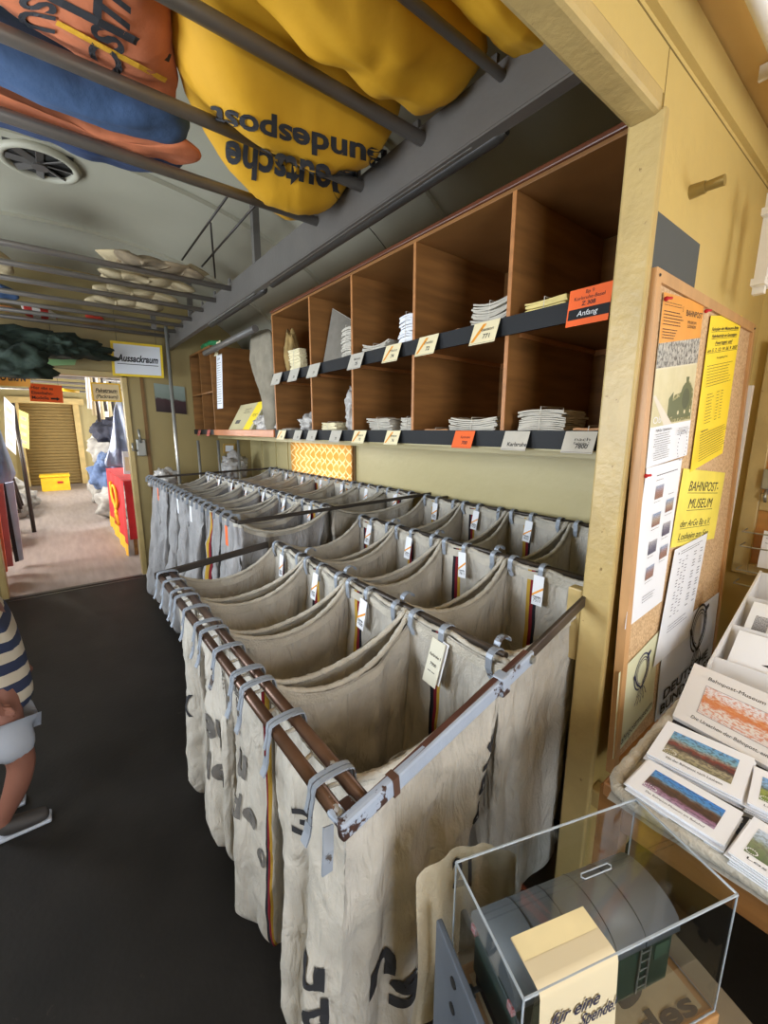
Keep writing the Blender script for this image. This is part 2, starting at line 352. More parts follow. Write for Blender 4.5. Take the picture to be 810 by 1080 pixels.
def pillow(name, outline, z0, thick, mats, sagf=None, seed=1, label=None, cat=None, group=None, drop=0, rough=.012, nr=14, nt_=72, wr=9, parent=None, topflat=.6):
    """a stuffed or folded sack: closed body over a star-shaped outline, underside bulging down"""
    P = [Vector((p[0], p[1])) for p in outline]; c = sum(P, Vector((0, 0)))/len(P)
    # smooth closed resample
    n = len(P); per = [0]
    for i in range(n): per.append(per[-1]+(P[(i+1) % n]-P[i]).length)
    def bp(t):
        d = (t % 1)*per[-1]
        for i in range(n):
            if d <= per[i+1]: return P[i].lerp(P[(i+1) % n], (d-per[i])/max(1e-6, per[i+1]-per[i]))
        return P[0]
    B = [bp(i/nt_) for i in range(nt_)]
    for _ in range(2): B = [(B[i-1]+B[i]*2+B[(i+1) % nt_])/4 for i in range(nt_)]
    B = [b + (b-c).normalized()*noise.noise(Vector((b.x*14, b.y*14, seed)))*.012 for b in B]
    def under(x, y, r):
        nz = noise.noise(Vector((x*wr, y*wr, seed*3.1)))*rough*1.5 + noise.noise(Vector((x*wr*.5, y*wr*3, seed*1.7)))*rough
        z = z0 + thick*.35*(1-(max(0, 1-r**2.6))**.5) - (sagf(x, y) if sagf else 0)*(1-r**3) + nz*(1-r**4)
        return z
    def over(x, y, r): return z0+thick*.35+thick*.65*(max(0, 1-r**3))**topflat + noise.noise(Vector((x*wr, y*wr, seed+9)))*rough
    bm = new(); rb, rt = [], []
    for k in range(1, nr+1):
        q = math.sin(k/nr*math.pi/2); ring = [c+(b-c)*q for b in B]
        rb.append([bm.verts.new((p.x, p.y, under(p.x, p.y, q))) for p in ring])
        rt.append(rb[-1] if k == nr else [bm.verts.new((p.x, p.y, over(p.x, p.y, q))) for p in ring])
    for rings, cz, fl in ((rb, under(c.x, c.y, 0), 1), (rt, over(c.x, c.y, 0), 0)):
        cv = bm.verts.new((c.x, c.y, cz))
        for j in range(nt_): bm.faces.new((cv, rings[0][j], rings[0][(j+1) % nt_]))
        for r0, r1 in zip(rings, rings[1:]):
            for j in range(nt_): bm.faces.new((r0[j], r1[j], r1[(j+1) % nt_], r0[(j+1) % nt_]))
    for f in bm.faces: f.smooth = True
    pol = sorted((math.atan2((b-c).y, (b-c).x), (b-c).length) for b in B)
    def surf(x, y):
        d = Vector((x, y))-c; a = math.atan2(d.y, d.x); k = 0
        while k < len(pol) and pol[k][0] < a: k += 1
        (a0, r0), (a1, r1) = pol[k-1], pol[k % len(pol)]; w_ = ((a-a0) % (2*math.pi))/max(1e-6, (a1-a0) % (2*math.pi)); rb_ = r0+(r1-r0)*min(1, w_)
        return under(x, y, min(1, d.length/max(.001, rb_)))
    return bm, surf
# ---------------------------------------------------------------- room shell
XL, XR, YP, YN, YF, YE = -1.45, 1.95, .5, -1.7, 5.23, 15.6
def zc(x):                                             # arched ceiling of the carriage
    return 2.3+.78*math.sqrt(max(0, 1-((x-.25)/1.76)**2))
def arch(y0, y1, name, m_, x0=XL, x1=XR, n=36, th=.04):
    bm = new(); xs = [x0+(x1-x0)*i/n for i in range(n+1)]
    for off in (0, th):
        vs = [[bm.verts.new((x, y, zc(x)+off)) for x in xs] for y in (y0, y1)]
        for i in range(n):
            f = bm.faces.new((vs[0][i], vs[0][i+1], vs[1][i+1], vs[1][i])); f.smooth = True
    return struct(name, bm, m_)
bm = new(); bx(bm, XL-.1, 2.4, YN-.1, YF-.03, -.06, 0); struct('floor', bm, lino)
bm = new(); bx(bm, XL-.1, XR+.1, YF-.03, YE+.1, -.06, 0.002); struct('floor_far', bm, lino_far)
bm = new(); bx(bm, -.5, .62, YF-.06, YF+.0, 0, .006); bx(bm, -.5, .62, YF-.13, YF-.10, 0, .004); struct('trim_1', bm, dark_steel)
arch(YP+.03, YF, 'ceiling', ceil_grey)
arch(YF, YE+.05, 'ceiling_far', mat('far_ceiling_paint', s(150, 146, 138), .6, var=.1))
bm = new()                                              # raised ribs along the ceiling arcs
for y in (1.75, 3.05, 4.15):
    sweep(bm, [(XL+.04+(XR-XL-.08)*i/40, y, zc(XL+.04+(XR-XL-.08)*i/40)-.003) for i in range(41)], rectp(.006, .045))
struct('trim_2', bm, ceil_grey)
def wall_with_holes(name, x, y0, y1, z0, z1, holes, m_, th=.08):
    bm = new(); ys = sorted({y0, y1, *[h[0] for h in holes], *[h[1] for h in holes]}); zs = sorted({z0, z1, *[h[2] for h in holes], *[h[3] for h in holes]})
    for a, b in zip(ys, ys[1:]):
        for c, d in zip(zs, zs[1:]):
            if not any(h[0] <= a and b <= h[1] and h[2] <= c and d <= h[3] for h in holes): bx(bm, min(x, x+th), max(x, x+th), a, b, c, d)
    bmesh.ops.remove_doubles(bm, verts=bm.verts[:], dist=1e-5)
    return struct(name, bm, m_)
wall_with_holes('wall_left', XL-.08, YN, YE, 0, 2.62, [(.95, 2.15, 1.25, 2.2), (3.15, 4.35, 1.25, 2.2), (6.3, 7.5, 1.2, 2.15), (9.0, 10.2, 1.2, 2.15), (12, 13.2, 1.2, 2.15)], wallcream)
wall_with_holes('wall_right_near', 2.3, YN, YP+.07, 0, 2.62, [(-1.2, -.3, 1.2, 2.2)], cream)
wall_with_holes('wall_right', XR, YP+.07, YE, 0, 2.62, [(2.9, 4.02, 1.0, 1.5), (8.3, 9.7, 1.2, 2.1), (12.3, 13.7, 1.2, 2.1)], wallcream)
bm = new(); bx(bm, XL, -.6, YN-.08, YN, 0, 2.6); bx(bm, .4, 2.38, YN-.08, YN, 0, 2.6); bx(bm, -.6, .4, YN-.08, YN, 2.4, 2.6); struct('wall_rear', bm, cream)
bm = new(); bx(bm, XL, 2.3, YN, YP-.001, 2.57, 2.62); struct('ceiling_near', bm, near_ceil)
# near partition (posts, lintel) at Y = .5
PT = .07
bm = new(); bx(bm, 1.2, 2.3, YP, YP+PT, 0, 3.1); struct('wall_partition', bm, cream)
bm = new(); bx(bm, XL, 1.2, YP, YP+PT, 2.36, 3.1); struct('wall_lintel', bm, cream)
bm = new()
bx(bm, XL, 1.2, YP-.002, YP+PT+.002, 2.318, 2.37, bev=.012)
struct('trim_3', bm, cream_edge)
bm = new(); bx(bm, 1.19, 1.215, YP-.012, YP+PT+.002, 0, 2.33, bev=.006); struct('trim_4', bm, cream_edge)
bm = new(); sweep(bm, [(XL, YP-.008, 2.515), (2.3, YP-.008, 2.515)], rectp(.016, .10)); struct('trim_5', bm, cream)
bm = new(); bx(bm, 1.2, 1.203, YP-.0006, YP, 2.33, 2.45); bx(bm, .4, 2.3, YP-.0008, YP, 2.449, 2.453); struct('trim_6', bm, mat('seam_line', s(120, 98, 50), .8))  # thin brown joint lines on the partition face
# far partition at Y = 5.23 with doorway
bm = new(); bx(bm, .63, XR, YF, YF+.06, 0, 3.1); bx(bm, XL, -.5, YF, YF+.06, 0, 3.1); bx(bm, -.5, .63, YF, YF+.06, 2.13, 3.1); struct('wall_far_partition', bm, mat('partition_ochre', s(150, 132, 86), .5, var=.06, scale=3))
bm = new(); bx(bm, .63, .68, YF-.02, YF+.08, 0, 2.15, bev=.005); bx(bm, -.55, -.5, YF-.02, YF+.08, 0, 2.15, bev=.005); bx(bm, -.55, .68, YF-.02, YF+.08, 2.12, 2.17, bev=.005); struct('trim_7', bm, cream_edge)
bm = new(); bx(bm, .80, .83, YF-.015, YF, .0, 2.3); struct('trim_8', bm, mat('brown_strip', s(118, 84, 40), .5))
# far end wall
bm = new(); bx(bm, XL, -.72, YE, YE+.08, 0, 3.1); bx(bm, .68, XR, YE, YE+.08, 0, 3.1); bx(bm, -.72, .68, YE, YE+.08, 2.3, 3.1); struct('wall_end', bm, wallcream)
bm = new()
for i in range(26):
    z = .02+i*.088; sweep(bm, [(-.62, YE-.02, z+.04), (.58, YE-.02, z+.04)], [(math.cos(a)*.022, math.sin(a)*.043) for a in [j*math.pi/6 for j in range(12)]])
bx(bm, -.62, .58, YE+.02, YE+.04, 0, 2.3)  # unseen backing panel, added to block outside light leaking between the slats
o = obj('door_1', bm, mat('shutter_slats', s(150, 126, 78), .85, var=.05), kind='structure')
bm = new(); bx(bm, -.76, -.62, YE-.10, YE, 0, 2.42); bx(bm, .58, .72, YE-.10, YE, 0, 2.42); bx(bm, -.85, .85, YE-.28, YE, 2.30, 2.46); struct('trim_9', bm, mat('pale_frame', s(214, 188, 128), .5))
# curtained window in the right wall
bm = new()
for y0, y1, z0, z1 in ((2.88, 2.92, .98, 1.52), (4.0, 4.04, .98, 1.52), (2.88, 4.04, 1.48, 1.52), (2.88, 4.04, .98, 1.02)): bx(bm, XR-.02, XR+.06, y0, y1, z0, z1, bev=.003)
struct('window_1', bm, mat('window_brown', s(120, 96, 62), .5))
bm = new(); bx(bm, XR+.04, XR+.045, 2.92, 4.0, 1.02, 1.48); struct('window_2', bm, acryl)
def curtain():
    mt = bpy.data.materials.new('patterned_curtain'); mt.use_nodes = True; nt = mt.node_tree; b = nt.nodes['Principled BSDF']; L = nt.links.new
    tc = N(nt, 'ShaderNodeTexCoord'); mp = N(nt, 'ShaderNodeMapping'); mp.inputs['Rotation'].default_value = (math.radians(45), 0, 0); mp.inputs['Scale'].default_value = (1, 14, 14); L(tc.outputs['Object'], mp.inputs[0])
    ck = N(nt, 'ShaderNodeTexBrick'); ck.offset = 0; ck.inputs['Scale'].default_value = 1; ck.inputs['Mortar Size'].default_value = .09; ck.inputs['Brick Width'].default_value = 1; ck.inputs['Row Height'].default_value = 1
    ck.inputs['Color1'].default_value = (*s(204, 138, 60), 1); ck.inputs['Color2'].default_value = (*s(212, 152, 76), 1); ck.inputs['Mortar'].default_value = (*s(230, 200, 140), 1)
    sp = N(nt, 'ShaderNodeSeparateXYZ'); L(mp.outputs[0], sp.inputs[0]); cb = N(nt, 'ShaderNodeCombineXYZ'); L(sp.outputs[1], cb.inputs[0]); L(sp.outputs[2], cb.inputs[1]); L(cb.outputs[0], ck.inputs['Vector'])
    L(ck.outputs[0], b.inputs['Base Color']); b.inputs['Roughness'].default_value = .9
    tr = N(nt, 'ShaderNodeBsdfTranslucent'); L(ck.outputs[0], tr.inputs[0]); mx = N(nt, 'ShaderNodeMixShader'); mx.inputs[0].default_value = .6
    L(b.outputs[0], mx.inputs[1]); L(tr.outputs[0], mx.inputs[2]); L(mx.outputs[0], nt.nodes['Material Output'].inputs[0]); return mt
bm = new(); nn = 90
rows = [[bm.verts.new((XR-.035+.010*math.sin(i*.75)+.004*math.sin(i*.31+z*5), 2.885+1.11*i/nn, z)) for i in range(nn+1)] for z in (1.02, 1.16, 1.32, 1.5)]
for a, b_ in zip(rows, rows[1:]):
    for i in range(nn): bm.faces.new((a[i], a[i+1], b_[i+1], b_[i]))
obj('curtain', bm, curtain(), smooth=True, label='orange patterned curtain glowing in the window under the pigeonholes', cat='curtain')
area('daylight_curtain', (XR+.3, 3.45, 1.3), (-1, 0, 0), 1.1, .5, 2.6, (1, .9, .7))
# wall panel battens below the shelves
bm = new()
for y in (4.15, 4.45, 4.85): bx(bm, XR-.012, XR, y, y+.05, .6, 1.55)
struct('trim_10', bm, wallcream)
# ceiling fan vent
vx, vy = at(42, 173, Z=3.06).xy
t = thing('ceiling_fan_vent', 'round spoked ventilator set in the grey carriage ceiling', 'vent', (vx, vy, 3.05))
bm = new(); sweep(bm, [(vx+.17*math.cos(a), vy+.17*math.sin(a), zc(vx)-.012) for a in [i*math.pi/18 for i in range(37)]], circ(.022, 8), caps=False); obj('rim', bm, ceil_grey, t)
bm = new(); bx(bm, vx-.15, vx+.15, vy-.15, vy+.15, zc(vx)-.008, zc(vx)-.004); obj('opening', bm, mat('vent_dark', s(40, 38, 34), .8), t)
for i in range(8):
    a = i*math.pi/4; bm = new(); box(bm, (vx+.08*math.cos(a), vy+.08*math.sin(a), zc(vx)-.02), (.14, .036, .006), rot=Matrix.Rotation(a, 3, 'Z') @ Matrix.Rotation(.4, 3, 'X')); obj('blade', bm, steel_grey, t)
bm = new(); bmesh.ops.create_cone(bm, cap_ends=True, segments=20, radius1=.04, radius2=.03, depth=.03, matrix=Matrix.Translation((vx, vy, zc(vx)-.025))); obj('hub', bm, steel_grey, t)
# ---------------------------------------------------------------- luggage rack overhead
rk = thing('overhead_luggage_rack', 'long grey overhead rack of tubes above the mail sacks', 'rack', (1.1, 2.8, 2.42))
bm = new(); bx(bm, 1.08, 1.10, .575, 5.2, 2.442, 2.585); bx(bm, 1.08, 1.12, .575, 5.2, 2.434, 2.441); bx(bm, 1.101, 1.13, .575, 5.2, 2.572, 2.585); obj('rail', bm, steel_grey, rk)
tubes = [.87, 1.19, 1.54, 1.90] + [3.10, 3.44, 3.77, 4.13, 4.44, 4.73, 5.02]
for i, y in enumerate(tubes):
    bm = new(); r = .013 if i == 0 else (.02 if i < 4 else .017); tube(bm, [(XL+.02, y, 2.545), (1.082, y, 2.545)], r, 16); obj('tube', bm, tube_grey, rk)
    bm = new(); box(bm, (1.09, y+.04, 2.60), (.012, .03, .035)); obj('clip', bm, steel_grey, rk)
for y in (2.66, 4.2):
    bm = new(); bx(bm, 1.075, 1.115, y-.02, y+.02, 2.58, zc(1.1)+.01); obj('hanger', bm, steel_grey, rk)
def rod(a, b_, r=.006):
    bm = new(); tube(bm, [a, b_], r, 8); obj('brace_rod', bm, dark_steel, rk)
rod(at(192, 274, X=.85), at(245, 205, X=.85)+Vector((0, 0, .02))); rod(at(213, 281, X=.95), at(272, 213, X=.95)); rod(at(222, 235, X=.9), at(227, 293, X=1.05))
bm = new(); bx(bm, .75, .95, 4.5, 4.53, 2.72, zc(.9)-.003); bx(bm, .83, .87, 4.5, 4.53, 2.5, 2.75); obj('ceiling_bracket', bm, steel_grey, rk)
# curtain-rail style lamp troughs under the rail
for (xa, ya), (xb, yb), lb in (((535, 131), (287, 297), 'dark grey rounded trough lamp fixed under the rack rail nearest the post'), ((280, 300), (222, 338), 'dark grey trough lamp under the rack rail past the first trough'),):
    a = at(xa, ya, X=1.13); b_ = at(xb, yb, X=1.13); zz = 2.445 if xa > 400 else 2.44
    t = thing('trough_lamp', lb, 'lamp', (1.13, a.y, zz-.03))
    bm = new(); sweep(bm, [(1.13, a.y, zz), (1.13, a.y+.03, zz), (1.13, b_.y, zz)], [(math.cos(q)*.022, math.sin(q)*.022) for q in [j*math.pi/8 for j in range(16)]], scale=lambda k: .6 if k == 0 else 1); obj('housing', bm, mat('lamp_housing', s(54, 52, 50), .4, metal=.3), t)
    bm = new(); bx(bm, 1.094, 1.099, a.y+.1, b_.y-.05, zz-.012, zz-.006); obj('reflector_edge', bm, galv, t)
# cove panel seams
bm = new()
for y in (2.25, 4.2):
    sweep(bm, [(x_, y, zc(x_)-.001) for x_ in [1.2+.7*i/16 for i in range(17)]], rectp(.003, .006))
struct('trim_11', bm, mat('seam_dark', s(70, 66, 58), .7))
# ---------------------------------------------------------------- pigeonhole shelf
SX, ZB, ZM, ZT = 1.3, 1.575, 1.945, 2.375
divs = [.60, .97, 1.461, 1.945, 2.40, 2.94]
sh = thing('pigeonhole_cabinet', 'brown plywood pigeonhole cabinet with black label strips above the mail sacks', 'shelf', (1.6, 1.8, 1.55))
BK = 1.90
bm = new(); bx(bm, BK, BK+.02, .60, 2.94, ZB, ZT); obj('back_panel', bm, woodm, sh)
for z, nm in ((ZB-.012, 'bottom_board'), (ZT, 'top_board')):
    bm = new(); bx(bm, SX, BK, .60, 2.952, z, z+.016, bev=.002); obj(nm, bm, woodm, sh)
for i, y in enumerate(divs):
    bm = new(); bx(bm, SX, BK, y-.007, y+.007, ZB+.004, ZT); bx(bm, SX-.003, SX, y-.0075, y+.0075, ZB, ZT, mi=1); obj('divider', bm, [woodm, wood_lt], sh)
for a, b_ in zip(divs, divs[1:]):
    bm = new(); bx(bm, SX+.01, BK, a+.007, b_-.007, ZM-.006, ZM+.006); bx(bm, SX+.05, BK, a+.007, a+.022, ZM-.022, ZM-.006, mi=1); bx(bm, SX+.05, BK, b_-.022, b_-.007, ZM-.022, ZM-.006, mi=1); bx(bm, BK-.015, BK, a+.02, b_-.02, ZM-.03, ZM-.006, mi=1)
    obj('middle_board', bm, [woodm, wood_lt], sh)
bm = new(); bx(bm, SX-.012, SX-.002, .575, 2.95, 1.925, 1.985); obj('upper_label_strip', bm, black_lip, sh)
bm = new(); bx(bm, SX-.012, SX-.002, .575, 2.95, 1.54, 1.60); obj('lower_label_strip', bm, black_lip, sh)
bm = new(); bx(bm, SX-.01, SX+.02, .60, 2.95, ZT+.012, ZT+.03, bev=.004); obj('top_moulding', bm, mat('red_brown_moulding', s(92, 48, 26), .4, var=.15), sh)
bm = new(); bx(bm, SX, BK, .58, 2.95, 1.535, 1.562); bx(bm, SX+.25, BK+.04, .58, 5.2, 1.50, 1.535); obj('support_rail', bm, wallcream, sh)
# white-lined thin panel where the cabinet meets the arched ceiling: small ledger
# second cabinet
U2 = thing('brown_far_cabinet', 'far brown plywood cabinet with one wide open bay and two narrow pigeonhole columns', 'shelf', (1.6, 4.1, 1.55))
d2 = [2.97, 4.42, 4.80, 5.17]
ZT2 = 2.40
bm = new(); bx(bm, BK, BK+.02, 2.97, 5.18, ZB, ZT2); obj('back_panel', bm, woodm, U2)
bm = new(); bx(bm, SX, BK, 2.97, 5.18, ZB-.03, ZB); obj('bottom_board', bm, woodm, U2)
bm = new(); bx(bm, SX, BK, 4.42, 5.18, ZT2-.02, ZT2); obj('top_board', bm, woodm, U2)
for y in d2[1:]:
    bm = new(); bx(bm, SX, BK, y-.008, y+.008, ZB, ZT2-.02); obj('divider', bm, woodm, U2)
bm = new(); bx(bm, SX, BK, 4.43, 5.17, 1.96, 1.975); obj('middle_board', bm, woodm, U2)
bm = new(); bx(bm, SX-.02, SX, 2.965, 4.41, 1.545, 1.60, bev=.004); obj('front_board', bm, mat('red_varnish_edge', s(178, 108, 66), .4, var=.15, scale=8), U2)
bm = new(); bx(bm, SX-.012, SX-.001, 4.43, 5.18, 1.55, 1.60); obj('label_strip', bm, black_lip, U2)
bm = new(); tube(bm, [(1.22, 3.05, 2.30), (1.22, 4.30, 2.30)], .025, 10); obj('grey_bar', bm, steel_grey, U2)
# label cards on the strips -------------------------------------------------------------------
def card(px, w, txt, base, side, z, lab, sz=.9, tilt=.35, dark=False):
    """card hung over a label strip at the strip's front face"""
    p = at(*px, X=SX-.02); y0 = p.y; h = .085 if side == 'u' else .07
    ex = Vector((0, -1, 0)); ey = Vector((math.sin(tilt), 0, math.cos(tilt)))
    S_ = Sheet((SX-.018-math.sin(tilt)*h, y0+w/2, z-h*math.cos(tilt)*.5), ex, ey, w, h, base)
    wid = w*.8
    if base is paper_cream: S_.quad([(w*.04, h*.12), (w*.16, h*.12), (w*.52, h*.9), (w*.38, h*.9)], gold_ink)
    if txt:
        S_.text(txt[-1], w*.62, h*.22, h*.2, ink, align='c', bold=.02)
        if len(txt) > 1: S_.text(txt[0], w*.6, h*.56, h*.15, ink, w=min(wid*.6, w*.6), align='c')
        if len(txt) > 2: S_.text(txt[1], w*.6, h*.39, h*.13, ink, w=min(wid*.6, w*.6), align='c')
    S_.rect(w*.03, h*.04, w*.94, h*.012, ink)
    return S_.build('label_card', label=lab, cat='label card', group='label cards on the pigeonhole strips')
gold_ink = mat('gold_ink', s(226, 150, 40), .6)
up = [((513, 350), .115, ['Kaiserslautern', '771'], paper_cream, 'white card reading 771 on the upper black strip'),
      ((452, 361), .115, ['Zweibr.', '72'], paper_cream, 'white card reading 72 with gold slash on the upper strip'),
      ((415, 371), .11, ['Mainz', '74'], paper_cream, 'white card reading 74 with gold slash on the upper strip'),
      ((377, 378), .12, ['Bahnpost', '75'], paper_grey, 'plain greyish card reading 75 on the upper strip'),
      ((332, 386), .13, ['77'], paper_grey, 'small greyish card reading 77 on the upper strip'),
      ((311, 391), .13, ['78'], paper_grey, 'small greyish card reading 78 on the upper strip'),
      ((293, 396), .14, ['79'], paper_grey, 'greyish card at the far end of the upper strip')]
for px, w, tx, ba, lb in up: card(px, w, tx, ba, 'u', 1.945, lb)
lo = [((612, 466), .10, ['nach', 'Karlsruhe 2', '7800'], paper_grey, 'grey card reading 7800 on the lower strip nearest the post'),
      ((545, 463), .10, ['Karlsruhe'], paper_grey, 'grey card reading Karlsruhe lying on the lower strip'),
      ((490, 464), .10, ['Karlsruhe', '700'], orange_paper, 'orange card reading 700 on the lower strip'),
      ((415, 463), .10, ['Bahnpost', '76'], paper_cream, 'white card with gold slash under the stacked white letters on the lower strip'),
      ((380, 462), .11, ['Bahnpost', '73'], paper_cream, 'white card with gold slash reading 73 on the lower strip'),
      ((355, 461), .11, ['72'], paper_grey, 'small grey card reading 72 on the lower strip'),
      ((330, 461), .11, ['71'], paper_grey, 'small grey card reading 71 on the lower strip'),
      ((315, 461), .10, ['70'], paper_grey, 'small grey card reading 70 on the lower strip'),
      ((298, 461), .12, ['69'], paper_cream, 'cream card with gold slash at the far end of the lower strip')]
for px, w, tx, ba, lb in lo: card(px, w, tx, ba, 'l', 1.565, lb)
# big orange card next to the post
p = at(638, 322, X=SX-.02)
S_ = Sheet((SX-.035, .735, 1.905), (0, -1, 0), (.12, 0, 1), .125, .105, orange_paper)
S_.rect(.004, .018, .121, .030, black_lip); S_.text('Anfang', .062, .026, .015, paper, align='c', shear=.2)
S_.text('Bp 9', .062, .088, .010, ink, align='c'); S_.text('Karlsruhe-Basel', .062, .072, .010, ink, w=.09, align='c'); S_.text('Z 308', .062, .055, .012, ink, align='c', bold=.02)
S_.build('label_card', label='orange card with black Anfang bar hanging on the upper strip beside the post', cat='label card', group='label cards on the pigeonhole strips')
for k, (px, z, lb) in enumerate([((203, 459), 1.575, 'red and black label on the lower strip of the far narrow pigeonholes'), ((214, 458), 1.575, 'reddish label beside the wide bay on the far strip')]):
    y = (4.95, 4.6)[k]; S_ = Sheet((SX-.03, y+.05, z-.04), (0, -1, 0), (.3, 0, 1), .10, .07, mat('dull_red_paper', s(176, 92, 78), .8)); S_.rect(.02, .02, .06, .004, ink)
    S_.build('label_card', label=lb, cat='label card', group='label cards on the far cabinet')
# letters in the pigeonholes --------------------------------------------------------------------
def bundle(y, z, n, w, d, m_, lab, seed=1, x=None, h=.004, tilt=0, bendv=0, cat='letter bundle', jit=.006, string=True, group='letter bundles in the pigeonholes'):
    """tied bundle: a stack of separate envelopes as one tied thing, with its string"""
    r = R(seed); x = x if x is not None else SX+.02+d/2; t = thing('letter_bundle', lab, cat, (x, y, z), group)
    bm = new()
    for i in range(n):
        dx, dy = r.uniform(-jit, jit), r.uniform(-jit, jit); a = r.uniform(-.06, .06)
        nx = 6; zz = z+i*h*1.25+.001; rr = Matrix.Rotation(a, 3, 'Z'); vs = []
        sl = tilt*i*h
        for off in (0, h):
            vs.append([[bm.verts.new(rr @ Vector((-d/2+d*p/nx, -w/2+w*q/nx, 0))+Vector((x+dx, y+dy+sl, zz+off+bendv*(((2*q/nx-1)**2))*(1 if i else .3)+.004*r.random()*abs(2*q/nx-1)))) for q in range(nx+1)] for p in range(nx+1)])
        for g, fl in ((vs[0], 0), (vs[1], 1)):
            for p in range(nx):
                for q in range(nx): bm.faces.new((g[p][q], g[p+1][q], g[p+1][q+1], g[p][q+1]))
        for q in range(nx):
            for e in (0, nx):
                bm.faces.new((vs[0][e][q], vs[0][e][q+1], vs[1][e][q+1], vs[1][e][q])); bm.faces.new((vs[0][q][e], vs[0][q+1][e], vs[1][q+1][e], vs[1][q][e]))
    obj('envelopes', bm, m_, t)
    if string:
        H = n*h*1.25+.006+abs(bendv)*.2; bm = new(); sl = tilt*n*h
        tube(bm, [(x-d/2-.008, y, z+.001), (x-d/2-.008, y+sl*.5, z+H/2), (x-d/2-.004, y+sl, z+H+.001), (x+d/2, y+sl, z+H+.002), (x+d/2+.006, y, z+.002)], .0012, 6); obj('string', bm, rope, t)
    return t
zu, zl = ZM+.008, ZB+.006
ZLIP = 0.03
bundle(.845, zu, 9, .15, .10, [mat('yellowish_envelope', s(214, 196, 128), .8, var=.12, scale=20)], 'bundle of yellowish envelopes in the upper bay nearest the post', 3, h=.006)
bundle(.66, zu, 6, .12, .24, [mat('tan_envelope', s(176, 160, 128), .8)], 'long tan packet pushed against the post end of the upper shelf', 4, h=.008, string=False, jit=.001, x=1.46)
bundle(1.075, zu, 13, .17, .11, [paper_grey, ], 'thick tied bundle of pale envelopes behind the 771 card', 5, h=.0065, tilt=.0, bendv=.012, x=1.385)
bundle(1.33, zu, 4, .26, .12, [mat('brown_plastic_envelope', s(150, 116, 84), .35, var=.2, scale=15)], 'flat brown shiny envelopes in the second upper bay', 6, h=.006, bendv=.01)
bundle(1.535, zu, 17, .10, .10, [paper], 'tall stack of white letters in the third upper bay', 7, h=.0075, bendv=-.01)
bundle(1.78, zu, 8, .20, .12, [paper_grey], 'fanned pale letters lying in the third upper bay', 8, h=.006, bendv=.015)
bundle(2.03, zu, 22, .10, .10, [paper_grey], 'tall stack of creamy letters beside the grey pouch', 9, h=.007, bendv=-.008)
bundle(2.28, zu, 3, .22, .12, [paper_cream], 'few cream letters at the front of the grey pouch bay', 10, h=.006)
bundle(2.66, zu, 20, .15, .05, [paper_cream], 'upright cream packet in the far upper bay', 11, h=.0065, string=True)
bundle(.66, zl, 3, .10, .14, [kraft], 'flat kraft envelopes behind the 7800 card', 12, h=.007)
bundle(.83, zl, 13, .17, .14, [paper_grey], 'thick tied bundle of grey envelopes behind the lower strip nearest the post', 13, h=.0055, bendv=-.008)
bundle(1.13, zl, 8, .24, .11, [paper_grey], 'tied bundle of curled pale envelopes behind the 700 card', 14, h=.006, bendv=.01)
bundle(1.33, zl, 3, .14, .12, [kraft], 'kraft envelopes lying beside the curled pale bundle', 15, h=.006)
bundle(1.52, zl, 10, .09, .10, [paper_grey], 'small squared stack of letters at the right of the third lower bay', 16, h=.006)
bundle(1.72, zl, 11, .18, .12, [paper_grey], 'sloping pile of pale letters in the third lower bay', 17, h=.0055, tilt=.6)
bundle(2.24, zl, 8, .16, .10, [paper_cream], 'short stack of cream letters in the fourth lower bay', 18, h=.006)
bundle(2.82, zl, 4, .14, .10, [paper_grey], 'thin pale letters in the far lower bay', 19, h=.005)
def crumple(c, d, m_, lab, cat, seed, name='crumpled_bag', amp=.25, group=None, sub=4):
    bm = new(); bmesh.ops.create_icosphere(bm, subdivisions=sub, radius=.5)
    for v in bm.verts:
        n0 = v.co.normalized(); q = noise.noise(n0*2.2+Vector((seed, 0, 0)))+.5*noise.noise(n0*5+Vector((0, seed, 0)))+.25*abs(noise.noise(n0*11+Vector((0, 0, seed))))
        v.co *= 1+amp*q
        v.co = Vector((v.co.x*d[0], v.co.y*d[1], max(v.co.z, -.42)*d[2]))+Vector(c)+Vector((0, 0, d[2]*.42))
    return obj(name, bm, m_, label=lab, cat=cat, group=group, smooth=True)
plast = mat('crinkled_plastic', s(176, 172, 168), .25, var=.2, scale=30, bump=.8, bscale=40)
crumple((1.37, 2.55, zl), (.12, .2, .13), plast, 'crinkled clear plastic bag of papers in the far lower bay', 'bag', 3, 'plastic_bag', .5)
crumple((1.38, 2.03, zl), (.12, .12, .26), plast, 'tall crinkled plastic bag against the divider in the fourth lower bay', 'bag', 5, 'plastic_bag', .4)
# grey pouch leaning in the upper bay
bm = new(); A = [(1.36, 2.37, zu), (1.42, 2.02, zu), (1.50, 1.98, zu+.16), (1.42, 2.33, zu+.36)]
S_ = None
a, b_, c_, d_ = [Vector(q) for q in A]; n_ = (b_-a).cross(d_-a).normalized()
g = [[(a.lerp(b_, i/10)).lerp(d_.lerp(c_, i/10), j/10) for j in range(11)] for i in range(11)]
for sg in (1, -1):
    vs = [[bm.verts.new(g[i][j]+n_*sg*(.004+.022*math.sin(i/10*math.pi)*math.sin(j/10*math.pi))) for j in range(11)] for i in range(11)]
    for i in range(10):
        for j in range(10): bm.faces.new((vs[i][j], vs[i+1][j], vs[i+1][j+1], vs[i][j+1]))
t = thing('zip_pouch', 'grey canvas pouch with pale piping leaning in the upper bay', 'pouch', (1.4, 2.2, zu))
obj('pouch_body', bm, mat('grey_pouch_cloth', s(120, 114, 104), .9, var=.1, scale=20, bump=.3, bscale=100), t, smooth=True)
bm = new(); tube(bm, [a, b_, c_, d_, a], .004, 8); obj('piping', bm, rope, t)
